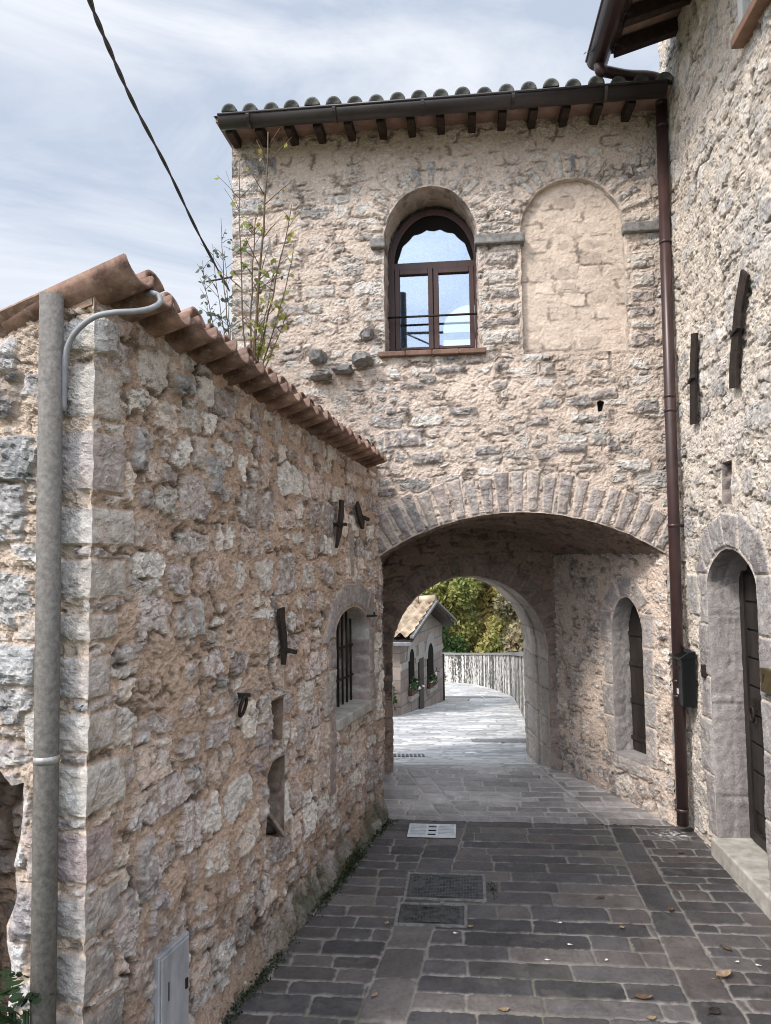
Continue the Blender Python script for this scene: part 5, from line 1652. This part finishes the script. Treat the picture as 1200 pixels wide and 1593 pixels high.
def leaf_quad(mb, p, s, droop=.3):
    a = Vector([rnd.gauss(0, 1) for _ in range(3)]).normalized(); b = a.cross(Vector([rnd.gauss(0, 1) for _ in range(3)])).normalized()
    a = a * s; b = b * s * .55
    mb.add([p - a, p + b, p + a, p - b], [(0, 1, 2, 3)])


def tree(x, y, h, r, mat, label, nleaf, seed, leaf=.12):
    global rnd
    rnd = random.Random(seed)
    zg = float(ROADP(np.array(float(y)))) - .1 + max(0, min(1, (y - 38) / 40)) * 9
    t = thing('tree', label, 'tree', (x, y, zg), 'trees beyond the road')
    mb = MB(); top = Vector((x + rnd.uniform(-.3, .3), y, zg + h * .8))
    mb.tube([(x, y, zg - .3), (x + .1, y, zg + h * .3), (x - .05, y, zg + h * .55), top], [.16, .12, .08, .02], 8)
    blobs = []
    for i in range(22):
        v = Vector([rnd.gauss(0, 1) for _ in range(3)]).normalized() * rnd.random() ** .45
        c = Vector((x + v.x * r, y + v.y * r, zg + h * .52 + v.z * h * .46))
        k = 1 - .45 * max(0, (c.z - zg - h * .5) / (h * .5))
        c.x = x + (c.x - x) * k; c.y = y + (c.y - y) * k
        blobs.append((c, r * rnd.uniform(.22, .5)))
        mb.tube([(x, y, zg + h * rnd.uniform(.2, .55)), tuple((Vector((x, y, zg + h * .5)) + c) / 2 + Vector((0, 0, .1))), tuple(c)], [.05, .03, .01], 5)
    mb.build('trunk', M['bark'], t)
    mb = MB()
    for i in range(int(nleaf * 1.35)):
        c, rb = rnd.choice(blobs)
        v = Vector([rnd.gauss(0, 1) for _ in range(3)]).normalized() * (rnd.random() ** .35)
        p = c + Vector((v.x * rb, v.y * rb, v.z * rb * 1.25 - .1 * rnd.random() * rb))
        leaf_quad(mb, p, leaf * rnd.uniform(.6, 1.3))
    mb.build('crown', mat, t)
    return t


for a in ((2.6, 39, 6.6, 2.0, M['leafa'], 'olive green tree seen in the middle of the gate, right of the hut ridge', 8000, 201),
          (.6, 42, 7.2, 2.2, M['leafc'], 'dark green tree behind the hut, leftmost seen through the gate', 7000, 202),
          (5.4, 40, 6.8, 2.2, M['leafb'], 'yellowing tree, right of the olive one and seen through the gate arch', 8000, 203),
          (4.0, 44, 8.6, 2.4, M['leafa'], 'tallest olive tree, standing behind the yellowing tree', 7000, 204),
          (7.2, 36, 6.0, 2.1, M['leafd'], 'grey-brown half bare tree at the right edge of the gate opening', 7000, 205),
          (2.2, 36.5, 2.6, 1.5, M['leafc'], 'low dark green bushy tree just over the far wall', 5000, 206),
          (5.1, 36.2, 3.1, 1.3, M['leafb'], 'low yellow-green bushy tree spilling over the curved wall', 5000, 207),
          (9.5, 42, 7.5, 2.6, M['leafa'], 'olive tree beyond the bend, hidden by the gate jamb', 5000, 208),
          (-3.2, 43, 7.5, 2.8, M['leafa'], 'broad olive tree far left behind the hut', 5000, 209),
          (6.0, 30.5, 3.4, 1.3, M['leafd'], 'grey-green bush drooping over the wall by the right jamb', 5000, 210),
          (5.0, 24.5, 2.6, .9, M['leafd'], 'nearest dull bush hanging over the curving wall', 4000, 211)):
    tree(*a)
rnd = random.Random(77)
# far wood that closes the view behind
mb = MB()
for i in range(16000):
    x = rnd.uniform(-16, 24); y = rnd.uniform(50, 60); z = -3 + rnd.random() ** .8 * (9 + 2 * math.sin(x * .5) + 1.5 * math.sin(x * 1.3))
    leaf_quad(mb, Vector((x, y, z)), rnd.uniform(.2, .42))
tag(mb.build('far_wood', M['leafa']), 'far wooded slope of olive green foliage closing the view', 'wood', kind='stuff')


# ------------------------------------------------------------------ saplings on the roof by the tower
def sapling(name, label, base, stems, mat, leafmat, nl, leaf, seed):
    rr = random.Random(seed)
    t = thing('sapling', label, 'sapling', base, 'saplings on the outbuilding roof')
    mb = MB(); lb = MB()
    for (tip, bend, r, side, dens) in stems:
        b = Vector([float(c) for c in base]); e = Vector([float(c) for c in tip])
        mid = (b + e) / 2 + Vector(bend)
        P = [b * (1 - t_) ** 2 + mid * 2 * t_ * (1 - t_) + e * t_ * t_ for t_ in np.linspace(0, 1, 12)]
        P = [p + Vector((rr.uniform(-.006, .006), 0, 0)) for p in P]
        mb.tube(P, list(np.linspace(r * 1.25, r * .45, 12)), 6)
        for i in range(int(side * 1.1)):
            t_ = rr.uniform(.15, .97)
            k = min(int(t_ * 11), 10); p = P[k].lerp(P[k + 1], t_ * 11 - k)
            l = (e - b).length * rr.uniform(.06, .16)
            dv = Vector((rr.choice((-1, 1)) * rr.uniform(.3, .9), rr.uniform(-.5, .5), rr.uniform(.5, 1.1))).normalized() * l
            mb.tube([p, p + dv * .5 + Vector((0, 0, .006)), p + dv], [max(r * .4, .0025), max(r * .3, .002), .0015], 4)
            for j in range(dens if rr.random() < .75 else 0):
                q = p + dv * rr.uniform(.3, 1.0) + Vector((rr.uniform(-.006, .006), rr.uniform(-.006, .006), rr.uniform(-.008, .003)))
                s = leaf * rr.uniform(.6, 1.25)
                a = Vector((rr.uniform(-1, 1), rr.uniform(-.5, .5), rr.uniform(-1, .3))).normalized(); n_ = Vector((rr.uniform(-.5, .5), -1, rr.uniform(-.2, .9))).normalized()
                c = a.cross(n_).normalized(); n2 = c.cross(a)
                lb.add([q, q + a * s * .35 + c * s * .5, q + a * s * .75 + c * s * .38, q + a * s * 1.2 + n2 * s * .05, q + a * s * .75 - c * s * .38, q + a * s * .35 - c * s * .5],
                       [(0, 1, 2, 3), (0, 3, 4, 5)])
    mb.build('stems', mat, t); lb.build('leaves', leafmat, t)


yS = 5.75
sb = at_depth(388, 592, yS)
sb = np.array([sb[0], sb[1], sb[2] - .12])
P_ = lambda x, y, d=0: at_depth(x, y, yS + d)
sapling('sapling', 'leafy young sapling rising from the roof edge in front of the tower wall', sb,
        [(P_(418, 205), (.03, 0, 0), .011, 16, 1), (P_(398, 330, .1), (-.02, 0, 0), .008, 20, 3), (P_(455, 318, -.1), (.0, 0, -.05), .007, 16, 2), (P_(373, 250, .15), (-.05, 0, 0), .006, 14, 1),
         (P_(458, 380, .1), (.05, 0, -.1), .006, 12, 1), (P_(425, 420, -.1), (.02, 0, 0), .005, 10, 2), (P_(448, 480, 0), (.03, 0, -.03), .005, 14, 2), (P_(405, 470, -.1), (0, 0, 0), .005, 14, 3)],
        M['twig'], M['leafsap'], 1, .034, 31)
sb2 = at_depth(362, 560, yS + .25); sb2 = np.array([sb2[0], sb2[1], sb2[2] - .12])
sapling('sapling', 'spindly sapling with small greyish leaves, against the sky left of the tower corner', sb2,
        [(at_depth(343, 340, yS + .3), (-.02, 0, 0), .005, 14, 2), (at_depth(315, 405, yS + .2), (-.08, 0, -.02), .004, 12, 2), (at_depth(331, 380, yS + .3), (-.04, 0, 0), .004, 10, 1),
         (at_depth(322, 470, yS + .2), (-.05, 0, -.05), .004, 12, 3), (at_depth(350, 390, yS + .3), (.0, 0, 0), .004, 12, 2)],
        M['twig'], M['leaffar'], 1, .034, 32)
# the twig of iron at the tower corner, and the overhead cable
c1 = at_depth(358, 452, 6.5)
rod = MB(); ra = at_depth(321, 438, 6.44); rb = at_depth(366, 430, 6.5); rod.tube([ra, rb], .008, 6)
tag(rod.build('iron_rod', M['iron']), 'thin iron rod sticking out from the left corner of the tower', 'rod')
ptsA = [at_depth(118, -90, 2.35), at_depth(140, 0, 2.75), at_depth(172, 80, 3.2), at_depth(210, 165, 3.8), at_depth(262, 265, 4.6), at_depth(310, 365, 5.5), at_depth(357, 452, 6.5)]
A = smoothpath(ptsA, 22)
oc = thing('overhead_cable', 'black twisted pair cable slanting across the sky to the tower corner', 'cable', c1)
for ph in (0, PI):
    mb = MB(); Q = []
    for i, p in enumerate(A):
        t = ph + i * .30
        Q.append(p + np.array([math.cos(t), 0, math.sin(t) * .5]) * .0052)
    mb.tube(Q, .0062, 7); mb.build('cable_strand', M['black'], oc)


# the utility pole behind the viewpoint that the tower window mirrors
def mirror(px, py, dist):
    d = ray(px, py); P = on_plane(px, py, T.p(0, 0, FH - .004), T.n); d = d / np.linalg.norm(d)
    r_ = d - 2 * (d @ T.n) * T.n
    return P + r_ * dist


pt, pb = mirror(626, 456, 19), mirror(630, 545, 19)
up_ = thing('utility_pole', 'dark utility pole behind the viewpoint, seen only mirrored in the tower window', 'utility pole', (pt[0], pt[1], 0))
MB().tube([(pt[0], pt[1], -.2), (pt[0], pt[1], pt[2])], [.17, .13], 12).build('shaft', M['black'], up_)
ca, cb_ = mirror(600, 519, 19), mirror(690, 517, 19)
MB().tube([ca, cb_], .045, 8).build('cross_arm', M['black'], up_)
MB().tube([mirror(632, 519, 18.9), mirror(668, 535, 18.6), mirror(700, 541, 18)], .03, 6).build('stay', M['black'], up_)


# ------------------------------------------------------------------ weeds, moss, leaves, dry grass
def frond(mb, base, d, l, w, n=6):
    """a toothed leaf arching along d"""
    base = Vector(base); d = Vector(d).normalized(); s = d.cross(Vector((0, 0, 1))).normalized()
    P = []
    for i in range(n + 1):
        t = i / n
        P.append(base + d * l * t + Vector((0, 0, l * (.35 * t - .75 * t * t))))
    for i in range(n):
        t = i / n; wd_ = w * math.sin(PI * min(.98, t * .85 + .12)) * (1.25 if i % 2 else .75)
        m_ = (P[i] + P[i + 1]) / 2
        mb.add([P[i], m_ + s * wd_, P[i + 1] + s * wd_ * .5, P[i + 1]], [(0, 1, 2, 3)]); mb.add([P[i], P[i + 1], P[i + 1] - s * wd_ * .5, m_ - s * wd_], [(0, 1, 2, 3)])


wb = GB.p(*GB.at(25, 1600, .12), .12)
wd_ = thing('weed', 'dark green toothed weed growing at the foot of the grey pole', 'plant', (wb[0], wb[1], 0))
mb = MB()
for i in range(26):
    a = rnd.uniform(0, 2 * PI); z = wb[2] + rnd.uniform(-.12, .16)
    frond(mb, (wb[0] + rnd.uniform(-.04, .04), wb[1] + rnd.uniform(-.04, .04), z), (math.cos(a), math.sin(a) * .7, rnd.uniform(.2, .9)), rnd.uniform(.10, .18), rnd.uniform(.02, .034))
mb.build('leaves', M['leafweed'], wd_)
mb = MB()
for i in range(5): mb.tube([(wb[0] + rnd.uniform(-.05, .05), wb[1], -.02), (wb[0] + rnd.uniform(-.05, .05), wb[1], wb[2] + .05)], .006, 5)
mb.build('stems', M['leafweed'], wd_)
mb = MB()
for i in range(4200):
    y = rnd.uniform(3.3, 6.25)
    k = .5 + .5 * math.sin(y * 5.3) + .8 * math.exp(-((y - 5.35) / .22) ** 2) * 1.6
    if rnd.random() > k * .6: continue
    x = -1.032 + .2695 * (y - 2.693) + .05 + abs(rnd.gauss(0, .03))
    z = abs(rnd.gauss(0, .018 + .03 * math.exp(-((y - 5.35) / .2) ** 2))) + .003
    leaf_quad(mb, Vector((x, y, z)), rnd.uniform(.005, .012))
tag(mb.build('moss', M['moss']), 'dark green moss and tiny weeds along the foot of the lane wall', 'moss', kind='stuff')
for (px, py, n, lab) in ((767, 1388, 60, 'small green moss tuft at the right edge of the larger manhole cover'),):
    p = ground(px, py); mb = MB()
    for i in range(n): leaf_quad(mb, Vector((p[0] + rnd.gauss(0, .012), p[1] + rnd.gauss(0, .06), abs(rnd.gauss(0, .008)) + .008)), .007)
    tag(mb.build('moss_tuft', M['moss']), lab, 'moss')


def fallen(px, py, l, w, rz, mat, label, curl=.3, group='leaves fallen on the paving'):
    p = ground(px, py, .012)
    nx_ = 8
    vs, fs = [], []
    for i in range(nx_ + 1):
        t = i / nx_; x = (t - .5) * l
        ww = w * math.sin(PI * (t * .96 + .02)) ** .8 * rnd.uniform(.8, 1.15)
        for j in (-1, -.5, 0, .5, 1):
            vs.append((x, ww * j * .5, curl * w * (abs(j) ** 1.5) * .5 + .25 * w * (t - .5) ** 2 * curl * 4 + rnd.uniform(-.0012, .0012)))
    for i in range(nx_):
        for j in range(4): a = i * 5 + j; fs.append((a, a + 1, a + 6, a + 5))
    n0 = len(vs)
    vs += [(-l / 2, -.0015, .002), (-l / 2, .0015, .002), (-l * .82, .0012, .006), (-l * .82, -.0012, .006)]; fs.append((n0, n0 + 1, n0 + 2, n0 + 3))
    me = bpy.data.meshes.new('fallen_leaf'); me.from_pydata(vs, [], fs); me.polygons.foreach_set('use_smooth', [True] * len(fs))
    o = link('fallen_leaf', me, mat); o.location = Vector([float(c) for c in p]); o.rotation_euler = (rnd.uniform(-.1, .1), rnd.uniform(-.1, .1), rz)
    m_ = o.modifiers.new('thickness', 'SOLIDIFY'); m_.thickness = .0015
    tag(o, label, 'leaf', group)


fallen(1128, 1520, .085, .045, .2, M['leaftan'], 'large curled tan leaf at the right edge of the smooth slab band', .8)
fallen(1002, 1554, .085, .036, -.15, M['leafbrown'], 'long dark brown leaf near the bottom of the lane', .6)
fallen(1130, 1477, .06, .028, -.9, M['leafbrown'], 'brown folded leaf on the right, above the large tan one', .7)
fallen(1112, 1574, .06, .05, .5, M['darkwood'], 'wet black leaf flat on the slab in the bottom right corner', .15)
fallen(968, 1444, .034, .026, .4, M['leaftan'], 'small pinkish tan leaf in the middle of the lane, right of centre', .5)
fallen(583, 1549, .040, .026, .8, M['leaftan'], 'small orange-tan leaf at the bottom left of the lane', .4)
fallen(785, 1572, .05, .03, .1, M['leaftan'], 'tan leaf at the bottom centre of the lane', .4)
fallen(1014, 1585, .045, .025, .2, M['leaftan'], 'pale tan leaf on the bottom edge, below the long brown one', .4)
fallen(602, 1437, .034, .026, 1.2, M['leaftan'], 'orange-tan leaf at the left corner of the smaller manhole cover', .4)
fallen(732, 1442, .036, .022, .3, M['leaftan'], 'orange-tan leaf at the right corner of the smaller manhole cover', .4)
fallen(935, 1397, .05, .022, .3, M['leafbrown'], 'tiny brown twist of leaf in a joint, upper right of the manholes', .5)
fallen(1060, 1328, .05, .03, .3, M['leafbrown'], 'dark brown leaf on the paving in front of the threshold', .6)
fallen(1044, 1416, .045, .03, .9, M['leafbrown'], 'dark brown leaf on the smooth slab band, level with the manholes', .5)
for i, (x, y) in enumerate(((886, 1470), (944, 1494), (872, 1436), (1148, 1497), (1179, 1502), (708, 1452), (851, 1494))):
    lab = ['white petal in the centre of the lane, left of the pinkish leaf', 'white petal below the pinkish tan leaf', 'white petal uppermost in the middle of the lane', 'white petal at the right, left one of a close pair',
           'white petal nearest the right edge of the picture', 'white petal beside the bottom edge of the smaller manhole cover', 'white petal in the lane lowest of the middle three'][i]
    fallen(x, y, .022, .016, rnd.uniform(0, 3), M['petal'], lab, .3, 'pale petals on the paving')
mb = MB(); b = Vector([float(c) for c in at_depth(922, 80, 5.6)])
for i in range(9):
    e = b + Vector((rnd.uniform(-.07, .02), rnd.uniform(-.05, .05), rnd.uniform(-.04, .06))); mb.tube([b + Vector((.03, 0, .01)), e], [.002, .0012], 4)
    leaf_quad(mb, e, .012)
tag(mb.build('grass_tuft', M['leaffar']), 'tiny weed hanging from the gutter of the pale house', 'weed')

# ------------------------------------------------------------------ light, sky, camera
SUN = Vector((-.62, -.52, .78)).normalized()
w = bpy.data.worlds.new('World'); sc.world = w; w.use_nodes = True
nt = w.node_tree; N = nt.nodes.new; K = nt.links.new
bg = nt.nodes['Background']
sky = N('ShaderNodeTexSky'); sky.sky_type = 'NISHITA'; sky.sun_disc = False
sky.sun_elevation = math.asin(SUN.z); sky.sun_rotation = math.atan2(SUN.x, SUN.y)
sky.air_density = 1.0; sky.dust_density = 2.0; sky.ozone_density = 1.0
tc = N('ShaderNodeTexCoord')
mp = N('ShaderNodeMapping'); mp.inputs['Scale'].default_value = (1.0, 1.0, 2.6); mp.inputs['Location'].default_value = (.4, .1, .0); K(tc.outputs['Generated'], mp.inputs['Vector'])
nz = N('ShaderNodeTexNoise'); nz.inputs['Scale'].default_value = 1.9; nz.inputs['Detail'].default_value = 10; nz.inputs['Roughness'].default_value = .6; nz.inputs['Distortion'].default_value = .9
K(mp.outputs[0], nz.inputs['Vector'])
rp = N('ShaderNodeValToRGB'); rp.color_ramp.elements[0].position = .40; rp.color_ramp.elements[1].position = .62
rp.color_ramp.elements[0].color = (2.85, 3.2, 3.8, 1); rp.color_ramp.elements[1].color = (4.7, 4.8, 5.0, 1)
K(nz.outputs[0], rp.inputs[0])
dt = N('ShaderNodeVectorMath'); dt.operation = 'DOT_PRODUCT'; dt.inputs[1].default_value = Vector((-.18, -.42, .90)).normalized()
K(tc.outputs['Generated'], dt.inputs[0])
gm = N('ShaderNodeMapRange'); gm.interpolation_type = 'SMOOTHSTEP'; gm.inputs['From Min'].default_value = .25; gm.inputs['From Max'].default_value = .95; gm.inputs['To Min'].default_value = 1.0; gm.inputs['To Max'].default_value = 3.5
K(dt.outputs['Value'], gm.inputs['Value'])
mx = N('ShaderNodeMix'); mx.data_type = 'RGBA'; mx.inputs[0].default_value = .85
K(sky.outputs[0], mx.inputs[6]); K(rp.outputs[0], mx.inputs[7])
sv = N('ShaderNodeVectorMath'); sv.operation = 'SCALE'; K(mx.outputs[2], sv.inputs[0]); K(gm.outputs[0], sv.inputs['Scale'])
K(sv.outputs[0], bg.inputs['Color']); bg.inputs['Strength'].default_value = .1
sun = bpy.data.lights.new('sun', 'SUN'); sun.energy = 1.5; sun.angle = math.radians(10); sun.color = (1, .93, .84)
so_ = bpy.data.objects.new('sun', sun); COL.objects.link(so_)
so_.rotation_euler = SUN.to_track_quat('Z', 'Y').to_euler(); so_.location = (-6, -6, 10)

cam = bpy.data.cameras.new('camera'); co = bpy.data.objects.new('camera', cam); COL.objects.link(co)
cam.sensor_fit = 'HORIZONTAL'; cam.sensor_width = 36; cam.lens = 36.0; cam.clip_start = .05; cam.clip_end = 1000
m3 = Matrix((Vector(_r), Vector(_u), Vector(-_f))).transposed()
co.matrix_world = Matrix.Translation(Vector(EYE)) @ m3.to_4x4()
sc.camera = co
sc.view_settings.view_transform = 'Standard'; sc.view_settings.look = 'None'; sc.view_settings.gamma = 1
sc.view_settings.exposure = 1.12
sc.render.resolution_x = 771; sc.render.resolution_y = 1024
sc.cycles.max_bounces = 8; sc.cycles.diffuse_bounces = 5
sc.cycles.use_denoising = True
sc.cycles.filter_width = 1.0
